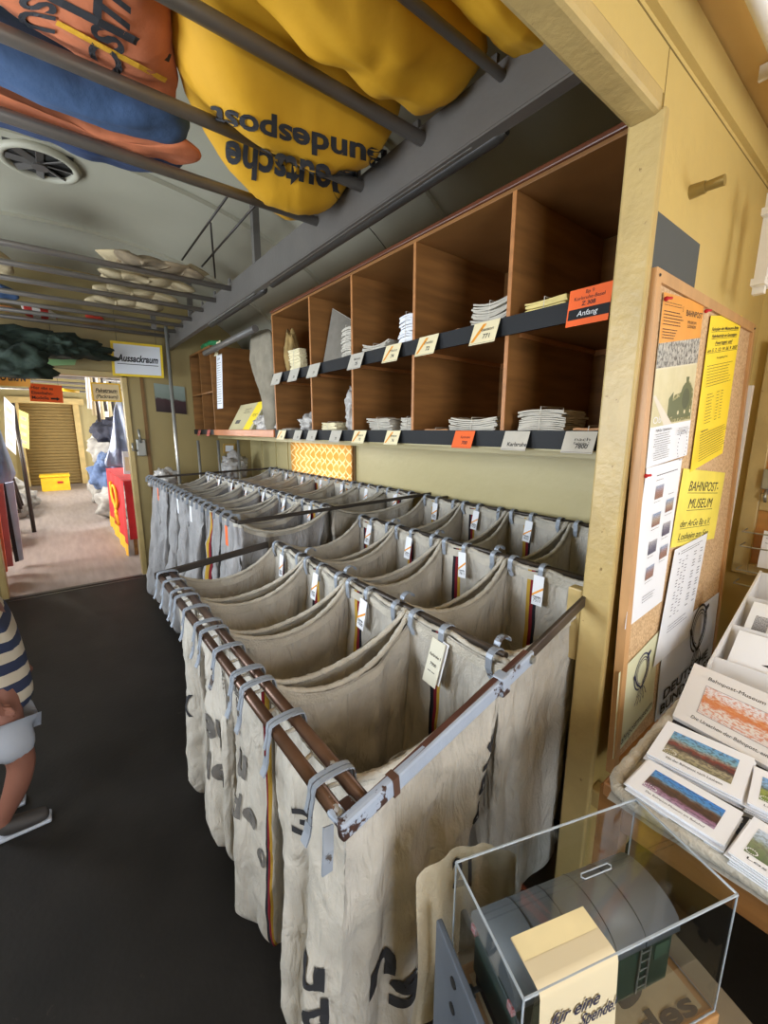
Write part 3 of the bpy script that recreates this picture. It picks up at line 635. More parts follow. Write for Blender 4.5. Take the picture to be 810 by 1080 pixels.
# folded paper sack in far upper bay and grey cloth sack hanging at cabinet end
crumple((1.40, 2.86, zu), (.1, .10, .36), mat('gold_brown_bag', s(150, 124, 76), .9, var=.3, scale=14, bump=.4), 'brown gathered cloth bag stuffed at the far end of the upper shelf', 'bag', 7, 'cloth_bag', .3)
def hang(name, px, X, th, m_, lab, cat, seed=1, zz=None):
    pts = [at(*p, X=X) for p in px]; c = sum(pts, Vector())/len(pts); bm = new(); n = 48; per = []
    L_ = [0]
    for i in range(len(pts)): L_.append(L_[-1]+(pts[(i+1) % len(pts)]-pts[i]).length)
    for k in range(n):
        d = k/n*L_[-1]
        for i in range(len(pts)):
            if d <= L_[i+1]: per.append(pts[i].lerp(pts[(i+1) % len(pts)], (d-L_[i])/(L_[i+1]-L_[i]))); break
    for _ in range(2): per = [(per[i-1]+per[i]*2+per[(i+1) % n])/4 for i in range(n)]
    N_ = 10
    for sg in (1, -1):
        rings = []
        for q in range(1, N_+1):
            s_ = math.sin(q/N_*math.pi/2); rings.append([bm.verts.new(c+(p-c)*s_+Vector((sg*(th/2*math.sqrt(max(0, 1-s_*s_))+th*.25*noise.noise((c+(p-c)*s_)*16+Vector((seed, sg, 0)))*(1-s_**4)), 0, 0))) for p in per])
        cv = bm.verts.new(c+Vector((sg*th/2, 0, 0)))
        for j in range(n): bm.faces.new((cv, rings[0][j], rings[0][(j+1) % n]))
        for r0, r1 in zip(rings, rings[1:]):
            for j in range(n): bm.faces.new((r0[j], r1[j], r1[(j+1) % n], r0[(j+1) % n]))
    bmesh.ops.remove_doubles(bm, verts=bm.verts[:], dist=1e-5)
    return obj(name, bm, m_, label=lab, cat=cat, smooth=True)
greyfelt = mat('grey_felt', s(132, 124, 108), .95, var=.22, scale=9, bump=.6, bscale=25)
hang('gathered_sack', [(266, 350), (286, 346), (290, 380), (292, 410), (291, 440), (290, 460), (283, 458), (281, 430), (276, 412), (269, 395), (264, 375)], 1.36, .10, greyfelt, 'grey gathered cloth sack hanging over the divider between the two cabinets', 'sack', 3)
# carton, paper sheet in the wide bay
S_ = qsheet([(231, 455), (262, 456), (258, 419)], dict(X=1.40), paper_cream, th=.03)
S_ = Sheet((1.36, 4.25, ZB), (0, -1, .02), (.35, -.35, .8), .62, .30, mat('carton_grey', s(190, 180, 140), .8, var=.05), th=.05)
S_.quad([(.40, 0), (.56, 0), (.62, .30), (.44, .30)], yel_paper); S_.quad([(.1, .09), (.22, .09), (.22, .13), (.1, .13)], fadeink); S_.text('POST', .47, .15, .03, ink); S_.lines(.2, .24, .16, 3, .02, ink, th=.005)
S_.build('postal_carton', label='flattened cream and yellow postal carton leaning in the wide far bay', cat='carton')
S_ = Sheet((1.315, 4.36, 1.80), (0, -1, 0), (.05, 0, 1), .17, .50, paper); S_.text('Liste', .03, .45, .03, ink); S_.lines(.015, .42, .14, 18, .022, fadeink, th=.004, seed=4)
S_.build('notice_sheet', label='narrow white printed notice hanging at the wide far bay', cat='notice')
crumple((1.4, 3.3, ZB), (.12, .5, .16), plast, 'crinkled grey plastic bag behind the leaning carton', 'bag', 9, 'plastic_bag', .4)
crumple((1.42, 4.75, ZT2), (.16, .5, .10), mat('green_bag', s(40, 120, 70), .5, var=.2), 'green cloth bag lying on top of the far cabinet', 'bag', 11, 'cloth_bag', .3)
S_ = Sheet((1.30, 4.30, 2.28), (0, -1, 0), (.25, .1, .9), .12, .14, paper_cream); S_.lines(.02, .1, .08, 4, .02, fadeink, th=.004); S_.build('paper_tag', label='cream paper tag tied to the grey bar above the wide far bay', cat='tag')
# ---------------------------------------------------------------- mail sacks
def zr(x): return 1.0 + .12*(x-.3)                        # the front rack slopes up towards the wall
class Bag:
    def __init__(b, xa, xb, ya, yb, zf, seed, floorz=.03, sag=.085, out=.0, su=.0, bellyY=.92, bellyX=.94, fold=1.0, fr0=None, skew=.0):
        b.xa, b.xb, b.ya, b.yb, b.zf, b.seed, b.fz, b.sag, b.out, b.bellyY, b.bellyX, b.fold = xa, xb, ya, yb, zf, seed, floorz, sag, out, bellyY, bellyX, fold
        b.w, b.l = xb-xa, yb-ya; b.P = 2*(b.w+b.l); b.skew = skew
        r = R(seed); b.ph = [r.uniform(0, 6.28) for _ in range(8)]; b.k = [r.randint(7, 10), r.randint(12, 16), r.randint(20, 26)]
    def rim(b, u):
        """u in metres along the mouth: front side (low X) first from far to near, then near side, wall side, far side"""
        u = u % b.P; l, w = b.l, b.w; h = .006
        if u < l: f = u/l; p = Vector((b.xa, b.yb-u, 0)); sg = .010*abs(math.sin(f*2*math.pi)); n = Vector((-1, 0, 0))
        elif u < l+w:
            f = (u-l)/w; p = Vector((b.xa+(u-l), b.ya, 0)); sg = b.sag*(1-abs(2*f-1)**2.2); p.y += .03*math.sin(f*math.pi); n = Vector((0, -1, 0))
        elif u < 2*l+w: f = (u-l-w)/l; p = Vector((b.xb, b.ya+u-l-w, 0)); sg = .012*abs(math.sin(f*2*math.pi)); n = Vector((1, 0, 0))
        else: f = (u-2*l-w)/w; p = Vector((b.xb-(u-2*l-w), b.yb, 0)); sg = b.sag*(1-abs(2*f-1)**2.2); p.y -= .03*math.sin(f*math.pi); n = Vector((0, 1, 0))
        p.z = b.zf(p.x)-h-sg; return p, n
    def pt(b, u, v, off=0.0):
        p, n = b.rim(u); c = Vector(((b.xa+b.xb)/2, (b.ya+b.yb)/2, 0)); d = p-c; th = u/b.P*2*math.pi
        zt = p.z; zb = b.fz; L_ = zt-zb
        t = min(1, v/.93); blend = t*t*(3-2*t)
        # plan: rectangle -> rounded lobe
        ang = math.atan2(d.y/(b.l/2), d.x/(b.w/2)); ell = Vector((math.cos(ang)*b.w/2*1.07*b.bellyX, math.sin(ang)*b.l/2*1.12*b.bellyY, 0))
        rect = Vector((d.x*b.bellyX, d.y*b.bellyY, 0)); e = min(1, v*2.2); flat = Vector((d.x, d.y, 0))
        q = flat.lerp(rect.lerp(ell, .65*blend), e)
        f = b.fold*(.004+.016*min(1, v*1.6))
        fo = (math.sin(b.k[0]*th+b.ph[0]+v*1.1)*.55+math.sin(b.k[1]*th+b.ph[1]-v*1.7)*.35+math.sin(b.k[2]*th+b.ph[2])*.18*(1-v))*f
        fo += .010*b.fold*noise.noise(Vector((u*9, v*5, b.seed)))*min(1, v*6+.2) - .010*b.fold
        rg = 1-abs(noise.noise(Vector((u*7+v*2.2, v*5.5, b.seed*1.3))))*2; fo += .010*b.fold*max(0, rg-.45)*min(1, v*5)
        rg = 1-abs(noise.noise(Vector((u*13-v*3, v*9, b.seed*2.3))))*2; fo += .006*b.fold*max(0, rg-.4)*min(1, v*5)
        nn = Vector((q.x/(b.w/2), q.y/(b.l/2), 0)).normalized() if q.length > 1e-6 else n
        nn = (nn*min(1, v*2)+n*(1-min(1, v*2))).normalized()
        q += nn*fo
        z = zt-(zt-zb)*min(1, v/.93)
        if v > .80:                                          # rounded bottom seam
            k = (v-.80)/.20; shrink = math.sqrt(max(0, 1-k*k)); q *= (.02+.98*shrink) if k < 1 else .02
            zA = zt-(zt-zb)*.80/.93; z = zA-(zA-zb)*(math.sin(min(1, k)*math.pi/2))
            z += .012*math.sin(th*b.k[0]+b.ph[3])*(1-k)*k*4*.5
        q.x += -b.out*blend; q.y += b.skew*v
        P_ = c+q; P_.z = z
        return P_ + nn*off
    def build(b, mats, parent, nu=132, nv=44, ins=.0, stripe_u=None, texts=()):
        bm = new(); uvl = bm.loops.layers.uv.new('UVMap'); g = []
        for j in range(nv+1):
            v = (j/nv); g.append([bm.verts.new(b.pt(b.P*i/nu, v)) for i in range(nu)])
        for j in range(nv):
            for i in range(nu):
                f = bm.faces.new((g[j][i], g[j][(i+1) % nu], g[j+1][(i+1) % nu], g[j+1][i])); f.smooth = True
                for l_, (a, c) in zip(f.loops, ((i, j), (i+1, j), (i+1, j+1), (i, j+1))):
                    u = b.P*a/nu; best = 9
                    for su in (stripe_u or []):
                        for w_ in (-b.P, 0, b.P):
                            if abs(u+w_-su) < abs(best): best = u+w_-su
                    l_[uvl].uv = (best, c/nv)
        for (t, u0, u1, v0, v1, mi, rot) in texts:           # v0 = baseline, v1 = cap line
            def fn(x, y):
                if rot == 90: return b.pt(u0+(u1-u0)*y, v0+(v1-v0)*x, .003)
                if rot == -90: return b.pt(u1-(u1-u0)*y, v1-(v1-v0)*x, .003)
                return b.pt(u0+(u1-u0)*x, v0+(v1-v0)*y, .004)
            put_text(bm, t, fn, mi, bold=.03, cuts=4)
        o = obj('sack_body', bm, mats, parent)
        hb = new(); pts = []
        nh = 160
        for i in range(nh):
            u = b.P*i/nh; p, n = b.rim(u); pts.append(p+Vector((0, 0, .0))+n*.001)
        pts.append(pts[0]); rr = R(b.seed+5)
        sweep(hb, pts, [(math.cos(q)*.0085, math.sin(q)*.008) for q in [k*math.pi/4 for k in range(8)]], caps=False, scale=lambda k: 1+.22*math.sin(k*nh*1.9)*math.sin(k*nh*.7))
        # flat stitched hem band below the roll
        gg = [[hb.verts.new(b.pt(b.P*i/nu, v, .0035)) for i in range(nu)] for v in (.004, .030)]
        for i in range(nu): hb.faces.new((gg[0][i], gg[0][(i+1) % nu], gg[1][(i+1) % nu], gg[1][i])).smooth = True
        gi = [[hb.verts.new(b.pt(b.P*i/nu, v, -.0035)) for i in range(nu)] for v in (.004, .030)]
        for i in range(nu): hb.faces.new((gi[0][i], gi[0][(i+1) % nu], gi[1][(i+1) % nu], gi[1][i])).smooth = True
        obj('hem', hb, hemm, parent)
        return o
def hook_front(parent, y, x, z, r):
    """bent double strap over the twin pipes with dangling tongues on the aisle side"""
    w = .040; dy = r.uniform(-.005, .005); bm = new()
    for k, o_ in ((0, 0.0), (1, .0125)):
        pts = [Vector((x-w-.008, y+o_, z-.055+.02*k)), Vector((x-w-.005, y+o_, z-.025)), Vector((x-w, y+o_, z-.004))]
        for i in range(9):
            a = math.pi*(1-i/8); pts.append(Vector((x+w*math.cos(a), y+o_+dy*i/8, z+.006+.017*max(0, math.sin(a))**.45)))
        pts += [Vector((x+w+.002, y+o_+dy, z-.010)), Vector((x+w-.002, y+o_+dy, z-.030))]
        sweep(bm, pts, rectp(.0095, .0028), side=(0, 1, 0))
    pl_ = [Vector((x-w-.008, y+.003, z-.050)), Vector((x-w-.012, y+.002, z-.066)), Vector((x-w-.020, y+.001, z-.082))]
    sweep(bm, pl_, rectp(.019, .0034), side=(0, 1, 0)); obj('hook', bm, hookm, parent)
def hook_in(parent, x, y, z, r, L_=.055, tag=None, side=-1):
    """flat strap over the rail with a long rounded tongue hanging inside the mouth"""
    bm = new(); pts = []
    for i in range(7):
        a = math.pi*i/6; pts.append(Vector((x+.012-.024*(1-math.cos(a)), y, z-.002+.018*math.sin(a))))
    pts.append(Vector((x-.036, y+r.uniform(-.003, .003), z-.03))); pts.append(Vector((x-.030, y+r.uniform(-.005, .005), z-L_)))
    sweep(bm, pts, rectp(.0185, .0032), side=(0, 1, 0)); e = pts[-1]
    bmesh.ops.create_cone(bm, cap_ends=True, segments=16, radius1=.0093, radius2=.0093, depth=.0032, matrix=Matrix.Translation(e) @ Matrix.Rotation(math.pi/2-.15, 4, 'Y'))
    obj('hook', bm, hookm, parent); return e
def tagsheet(parent, x, y, z, r, num, nm='', big=False, white=False):
    h = .125 if big else .105; w = .052 if big else .042; lean = r.uniform(-.12, .12)
    ez = Vector((r.uniform(.05, .25), lean, 1)).normalized()
    S_ = Sheet(Vector((x, y+w/2, z))-ez*h, (-.05, -1, lean*.9), ez, w, h, paper if not big else mat('aged_tag', s(214, 210, 192), .8, var=.03))
    if not big: S_.quad([(0, h*.36), (0, h*.28), (w, h*.56), (w, h*.64)], gold_ink)
    S_.text(num, w/2, h*.12 if not big else h*.42, .011 if not big else .009, ink, align='c', bold=.01)
    if nm: S_.text(nm, w/2, h*.62 if big else h*.24, .008, ink, w=w*.8, align='c', bold=.01)
    S_.lines(w*.2, h*.28, w*.6, 1, .01, ink, th=.002)
    if big:
        S2 = Sheet(Vector((x+.006, y+w/2-.022, z))-ez*h*.95, (-.05, -1, lean*.9), ez, w*.7, h*.95, paper); me = S2.bm
        obj('address_tag', me, S2.mats, parent)
    S_.build('address_tag', parent)
    return
YB = [.52, .895, 1.235, 1.56, 1.88]; XC = [.335, .815, 1.335, 1.855]
rowname = ['first from the near bar', 'second from the near bar', 'third from the near bar', 'fourth from the near bar']
colname = ['aisle column', 'middle column', 'wall column']
names = ['7500', '7600', '7700', '7800']
def fan(y, x): return y + .06*(x-.3)*(1 if y < 1.8 else .5)
texts0 = {
 0: [('3', .13, .20, .29, .225, 1, 0), ('u', .215, .30, .56, .50, 1, 0), ('d', .235, .31, .68, .59, 1, 0), ('n', .47, .55, .60, .53, 1, 0), ('s', .54, .63, .69, .61, 1, 0), ('916 0', .795, .835, .16, .40, 1, 90)],
 1: [('BUNDES', .04, .14, .26, .10, 2, 90), ('de', .10, .24, .50, .43, 2, 0), ('eu', .03, .17, .38, .31, 2, 0), ('o', .24, .30, .60, .55, 2, 0)],
 2: [('eu', .12, .27, .44, .36, 2, 0), ('de', .08, .27, .60, .50, 2, 0), ('9', .02, .08, .24, .18, 2, 0)],
 3: [('s(', .12, .22, .50, .43, 1, 0)]}
for ci in range(3):
    for ri in range(4):
        xa, xb = XC[ci]+(.012 if ci else .0), XC[ci+1]-.012
        ya, yb = YB[ri]+.008, YB[ri+1]-.008
        sd = 10+ci*4+ri; r = R(sd); off = .06*((xa+xb)/2-.3)
        dist = ['nearest the camera, at the bottom-right steel bar' if ri == 0 else '']
        lab = 'grey-beige mail sack in the front rack, %s, %s' % (colname[ci], rowname[ri])
        t = thing('mail_sack', lab, 'mail sack', ((xa+xb)/2, (ya+yb)/2+off, .02), 'mail sacks in the front rack')
        B_ = Bag(xa, xb, ya+off, yb+off, zr, sd, out=(.05 if ci == 0 else 0), bellyY=.86 if ci == 0 else .92, fold=1.25 if ci == 0 else 1.0, sag=r.uniform(.075, .10), skew=r.uniform(-.01, .02))
        l, w = B_.l, B_.w
        su = [l+w+l*.55+r.uniform(-.05, .05)]
        if ci == 0 and ri == 1: su.append(l*.93)
        B_.build([canA if (ri+ci) % 2 == 0 else canB, ink, fadeink], t, nu=190 if ci == 0 or ri == 0 else 140, nv=60, stripe_u=su, texts=texts0.get(ri, []) if ci == 0 else [])
        zx = zr(xb)
        tl = ya+off
        if ci == 0:
            for f in ((.08, .52, .93) if ri else (.0, .50, .93)): hook_front(t, tl+f*(yb-ya), .315, zr(.315)-.002, r)
        else:
            hook_in(t, xa-.004+.05, tl+.03, zr(xa), r, .03)
        for f, tg in ((.10, 0), (.55, 1), (.90, 0)):
            y = tl+f*(yb-ya); q = hook_in(t, xb+.008, y, zx, r, .050)
            if tg:
                big = (ci == 0 and ri == 0)
                tagsheet(t, xb-.034, y, zx-.022, r, '7900' if big else '%d' % (7500+ri*100+ci*11), 'Karlsruhe 1' if big else ('Frankfurt' if ci else 'Saarbr.'), big)
# white rope loops along the front hem of the first sacks
bm = new()
cp = []
for k in range(200):
    y = .50+k*.0068; ph_ = y*math.pi/.085; cp.append(Vector((.318+.030*math.cos(ph_), y, zr(.318)-.012+.010*math.sin(ph_*2))))
tube(bm, cp, .0042, 8)
obj('cotton_cord', bm, rope, label='white cotton cord laced along the front pipes of the near sack rack', cat='cord')
# front rack frame
fr = thing('front_sack_frame', 'hinged steel frame of brown pipes and chipped blue-grey bar that holds the near mail sacks', 'sack frame', (.8, 1.2, 1.0))
for x in (.292, .336):
    bm = new(); tube(bm, [(x, .478, zr(x)-.002), (x, 1.9, zr(x)-.002)], .0125, 16); obj('front_pipe', bm, brown_pipe, fr)
for x in XC[1:]:
    bm = new(); tube(bm, [(x, fan(.53, x), zr(x)-.004), (x, fan(1.9, x), zr(x)-.004)], .010, 12); obj('rail', bm, dark_steel, fr)
def bar(a, b_, h, w, m_, name, par, bev=.004):
    a, b_ = Vector(a), Vector(b_); d = b_-a; q = d.to_track_quat('X', 'Z').to_matrix(); bm = new(); box(bm, (a+b_)/2, (d.length, w, h), rot=q, bev=bev); return obj(name, bm, m_, par)
pa, pb = Vector((.276, .464, .998)), Vector((.86, .520, 1.062))
bar(pa, pb, .036, .018, chipped, 'near_bar', fr, .006)
bar(pb-Vector((.10, .01, .008))+Vector((0, .002, 0)), Vector((1.30, .578, 1.115)), .032, .012, mat('dark_worn_bar', s(70, 60, 54), .4, metal=.3, var=.3, scale=10), 'hinged_arm', fr, .003)
bar(pa+Vector((.03, .0035, .0185)), pb+Vector((-.02, .0035, .0185)), .0025, .012, mat('worn_brown_edge', s(80, 52, 44), .4, var=.3, scale=14), 'worn_top_edge', fr, 0)
d = (pb-pa).normalized(); q = d.to_track_quat('X', 'Z').to_matrix()
bm = new(); box(bm, pa+d*.455, (.030, .030, .048), rot=q, bev=.004); obj('locking_collar', bm, chipped, fr)
bm = new(); c_ = pa+d*.575+Vector((0, -.012, .002)); bmesh.ops.create_cone(bm, cap_ends=True, segments=24, radius1=.011, radius2=.009, depth=.008, matrix=Matrix.Translation(c_) @ Matrix.Rotation(math.pi/2, 4, 'X')); obj('pivot_bolt', bm, galv, fr)
bm = new(); box(bm, pa+d*.115+Vector((0, -.0005, 0)), (.014, .0195, .0375), rot=q); obj('bare_steel_band', bm, mat('bare_brown', s(92, 66, 54), .4, metal=.3), fr)
bm = new(); box(bm, pa+Vector((.026, .024, .002)), (.050, .040, .014), rot=Matrix.Rotation(.10, 3, 'Z'), bev=.008); obj('end_bracket', bm, chipped, fr)
bm = new(); sweep(bm, [pa+Vector((-.012, .012, .01)), pa+Vector((-.02, .0, -.02)), pa+Vector((-.024, -.002, -.055))], rectp(.018, .004)); obj('end_tongue', bm, hookm, fr)
bar((.27, 1.90, 1.0), (.78, 1.935, 1.045), .030, .016, dark_steel, 'far_bar', fr)
bm = new(); bx(bm, 1.20, 1.24, .575, .62, 0.9, 1.13, bev=.004); obj('hinge_block', bm, cream_edge, fr)
bar((1.855, .60, 1.18), (1.95, .60, 1.18), .02, .02, dark_steel, 'wall_bracket', fr); bar((1.855, 1.85, 1.18), (1.95, 1.85, 1.18), .02, .02, dark_steel, 'wall_bracket', fr)
# painted bracket peeking left of the post
# rear rack ---------------------------------------------------------------------
Z2 = 1.165; X2 = [.66, 1.20, 1.86]
def z2(x): return Z2 + .02*(x-.66)
nr_ = 7; y0_, y1_ = 2.02, 4.42; stp = (y1_-y0_)/nr_
ord_ = ['first', 'second', 'third', 'fourth', 'fifth', 'sixth', 'seventh']
for ci in range(2):
    for ri in range(nr_):
        xa, xb = X2[ci]+.01, X2[ci+1]-.01; ya, yb = y0_+ri*stp+.006, y0_+(ri+1)*stp-.006; sd = 60+ci*9+ri; r = R(sd)
        t = thing('mail_sack', 'grey mail sack in the rear rack, %s side, %s from the front rack' % (['aisle', 'wall'][ci], ord_[ri]), 'mail sack', ((xa+xb)/2, (ya+yb)/2, .04), 'mail sacks in the rear rack')
        B_ = Bag(xa, xb, ya, yb, z2, sd, floorz=.04+.10*r.random(), out=.13 if ci == 0 else 0, bellyY=.74, fold=2.6, sag=r.uniform(.07, .11))
        l, w = B_.l, B_.w
        su = [l+w+l*r.uniform(.3, .8)]
        if ci == 0 and ri in (1, 4): su.append(l*r.uniform(.1, .9))
        B_.build([canC if ci == 0 else (canA if ri % 2 else canB)], t, nu=100, nv=26, stripe_u=su)
        for f in (.15, .5, .85):
            y = ya+f*(yb-ya)
            if ci == 0:
                bm = new(); sweep(bm, [(xa+.03, y, z2(xa)-.02), (xa+.02, y, z2(xa)+.016), (xa-.01, y, z2(xa)+.02), (xa-.03, y, z2(xa)+.004), (xa-.034, y, z2(xa)-.035)], rectp(.014, .003)); obj('hook', bm, hookm, t)
            hook_in(t, xb+.006, y, z2(xb), r, .045)
        tagsheet(t, xb-.034, ya+.55*(yb-ya), z2(xb)-.02, r, '%d' % (6100+ri*7), '')
        if ci == 0 and ri in (0, 2, 3, 5):
            S_ = Sheet((xa-.045, ya+.2*(yb-ya), z2(xa)-.13), (.0, -1, 0), (0.02, 0, 1), .035, .10, orange_paper if ri in (0, 5) else paper); S_.build('outer_tag', t)
f2 = thing('rear_sack_frame', 'dark steel frame with long rails that holds the rear mail sacks', 'sack frame', (1.2, 3.2, 0))
for x in X2:
    bm = new(); tube(bm, [(x, y0_-.01, z2(x)-.003), (x, y1_+.02, z2(x)-.003)], .010, 12); obj('rail', bm, dark_steel, f2)
for y in (y0_-.02, y1_+.02):
    bar((X2[0], y, z2(X2[0])-.006), (1.95, y, z2(1.95)-.006), .02, .012, dark_steel, 'cross_bar', f2)
for y in (y1_+.02,):
    bm = new(); tube(bm, [(X2[1], y, 0), (X2[1], y, z2(X2[1]))], .012, 10); obj('leg', bm, dark_steel, f2)
# upright rods beyond the rear rack
for k, px in enumerate([187, 210, 231, 252]):
    p = at(px, 480, Y=4.62); x = p.x
    bm = new(); tube(bm, [(x, 4.62, 0), (x, 4.62, 2.56 if k == 0 else 1.49)], .016 if k == 0 else .014, 12)
    obj('upright_rod', bm, galv, label=['tall pale steel rod rising to the overhead rack beside the picture', 'pale steel rod under the far cabinet, second from the aisle', 'pale steel rod under the far cabinet, third from the aisle', 'pale steel rod under the far cabinet, closest to the wall'][k], cat='rod', group='steel rods behind the rear sacks')
# ---------------------------------------------------------------- sacks on the overhead rack
def bpj(px, z): return [at(x, y, Z=z) for x, y in px]
def pipesag(amt, ys=(.87, 1.19, 1.54, 1.90), rr=.02):
    def f(x, y):
        lo_ = [a for a in ys if a <= y]; hi = [a for a in ys if a > y]
        if not lo_ or not hi: return amt*.7*min(1, min(abs(y-a) for a in ys)/.12)
        a, b_ = max(lo_), min(hi); return amt*math.sin((y-a)/(b_-a)*math.pi)
    return f
def sack(name, px, z, thick, m_, lab, cat, sagv, seed, texts=(), group=None, zt=None, **k):
    out = bpj(px, z); bm, surf = pillow(name, out, 2.572 if sagv else z+.03, thick, m_, pipesag(sagv), seed, **k); mats = [m_]
    for t_, q, mt_, bold in texts:                # q = px of text bl, br, tl
        if mt_ not in mats: mats.append(mt_)
        a, b_, c_ = [Vector(p) for p in q]
        def fn(x, y):
            g_ = a+(b_-a)*x+(c_-a)*y; zz = z-.03
            for _ in range(14): p = at(g_.x, g_.y, Z=zz); zz = zz*.5+surf(p.x, p.y)*.5
            p = at(g_.x, g_.y, Z=zz); return Vector((p.x, p.y, surf(p.x, p.y)-.004))
        put_text(bm, t_, fn, mats.index(mt_), bold, cuts=2)
    return obj(name, bm, mats, label=lab, cat=cat, group=group)
G = 'stuffed sacks on the near overhead rack'
sack('yellow_sack', [(184, 24), (181, 70), (188, 128), (208, 166), (236, 206), (268, 240), (306, 262), (338, 254), (368, 228), (404, 196), (424, 168), (420, 145), (395, 118), (330, 70), (235, 5), (200, -20)], 2.50, .20, yellow_sack,
     'yellow cloth sack printed Deutsche Bundespost sagging between the overhead tubes', 'sack', .125, 3,
     [('Deutsche', [(376, 182), (238, 147), (374, 216)], ink, .03), ('Bundespost', [(408, 158), (222, 110), (408, 182)], ink, .03)], G, rough=.012, wr=7)
sack('yellow_sack', [(232, -2), (300, 52), (362, 96), (415, 130), (455, 141), (492, 120), (517, 90), (500, 64), (440, 10), (360, -60), (280, -90), (230, -50)], 2.56, .22, yellow_sack,
     'plump yellow cloth sack in the middle of the three, between two overhead tubes', 'sack', .06, 5, (), G, rough=.02)
sack('yellow_sack', [(434, -4), (480, 34), (530, 78), (566, 97), (600, 92), (622, 74), (627, 58), (600, 10), (560, -50), (480, -90), (420, -60)], 2.56, .22, yellow_sack,
     'plump yellow cloth sack nearest the yellow lintel, rightmost of the three', 'sack', .05, 7, (), G, rough=.014)
sack('orange_sack', [(-60, -20), (0, 26), (60, 62), (120, 98), (165, 122), (190, 130), (186, 60), (180, 20), (170, -40), (60, -80), (-60, -80)], 2.57, .16, orange_sack,
     'orange-brown cloth sack with black lettering in the top left corner of the rack', 'sack', .04, 9,
     [('SU', [(22, -6), (20, 26), (60, 2)], ink, .03), ('SC', [(98, 22), (94, 58), (132, 44)], ink, .03), ('LL', [(102, -22), (100, 14), (138, 6)], ink, .05), ('—', [(30, -26), (182, 52), (26, -14)], ink, .1), ('—', [(62, 16), (178, 78), (58, 24)], gold_cloth, .08)], G, rough=.01)
sack('blue_sack', [(-60, 26), (0, 52), (70, 84), (150, 118), (190, 136), (204, 156), (196, 172), (130, 154), (60, 130), (0, 106), (-60, 80)], 2.55, .12, blue_sack,
     'faded blue cloth sack between the first two overhead tubes on the left', 'sack', .03, 11, (), G, rough=.012)
sack('orange_sack', [(-60, 62), (0, 90), (70, 118), (150, 142), (196, 146), (213, 160), (210, 172), (184, 172), (110, 148), (40, 123), (-60, 90)], 2.60, .07, orange_sack,
     'narrow edge of an orange-brown sack peeking out under the blue sack', 'sack', .02, 13, (), G, rough=.01)
sack('blue_sack', [(-60, 100), (0, 118), (60, 138), (130, 160), (180, 172), (198, 182), (188, 190), (150, 188), (90, 170), (40, 150), (0, 134), (-60, 120)], 2.57, .10, navy_sack,
     'dark blue sack lying farthest down behind the second overhead tube', 'sack', .03, 15, (), G, rough=.012)
# folded canvas sacks on the far part
G2 = 'folded canvas sacks on the far overhead rack'
fc = [([(117, 262), (124, 262), (150, 276), (185, 284), (212, 284), (213, 292), (196, 296), (160, 292), (134, 282)], 2.62, .05, 'folded canvas sack with a dark open fold, nearest on the far overhead rack', 21),
      ([(105, 281), (115, 280), (150, 288), (185, 296), (203, 303), (196, 309), (170, 304), (130, 296), (106, 288)], 2.59, .06, 'folded beige canvas sack with tied ends, second on the far overhead rack', 22),
      ([(98, 297), (106, 295), (140, 304), (178, 312), (186, 318), (170, 322), (130, 314), (102, 307)], 2.59, .06, 'folded beige canvas sack, third on the far overhead rack', 23),
      ([(91, 311), (100, 310), (135, 319), (165, 323), (174, 327), (160, 329), (125, 324), (95, 318)], 2.59, .06, 'folded beige canvas sack, fourth on the far overhead rack', 24),
      ([(124, 345), (140, 345), (170, 349), (183, 352), (180, 360), (160, 359), (130, 355)], 2.59, .08, 'rolled beige canvas sack above the white room sign', 25)]
for (px, z, th, lb, sd), (pa_, pb_) in zip(fc, [((121, 268), (208, 292)), ((104, 285), (203, 306)), ((97, 302), (188, 318)), ((90, 315), (172, 326)), ((124, 350), (183, 355))]):
    a = at(*pa_, Z=2.60); b_ = at(*pb_, Z=2.60); bm = new(); n_ = 30
    sweep(bm, [a.lerp(b_, i/n_)+Vector((0, .012*math.sin(i*.8+sd), .008*math.sin(i*.5+sd))) for i in range(n_+1)], [(math.cos(q)*.115*(1+.12*math.sin(3*q+sd)), math.sin(q)*.030) for q in [k*math.pi/10 for k in range(20)]], scale=lambda k: (max(.04, 1-abs(2*k-1)**6))**.5*(1+.06*math.sin(k*40+sd)))
    obj('folded_sack', bm, foldcanvas if sd != 21 else mat('dark_fold_canvas', s(132, 116, 92), .95, var=.45, scale=10), label=lb, cat='sack', group=G2, smooth=True)
obj('folded_sack', (lambda bm: (sweep(bm, [at(118, 264, Z=2.63), at(135, 281, Z=2.60), at(165, 291, Z=2.61), at(195, 289, Z=2.62), at(211, 284, Z=2.64)], [(math.cos(q)*.10, math.sin(q)*.008) for q in [k*math.pi/6 for k in range(12)]]), bm)[1])(new()), foldcanvas, label='loose curled canvas flap draped on top of the nearest far tube', cat='sack', group=G2, smooth=True)
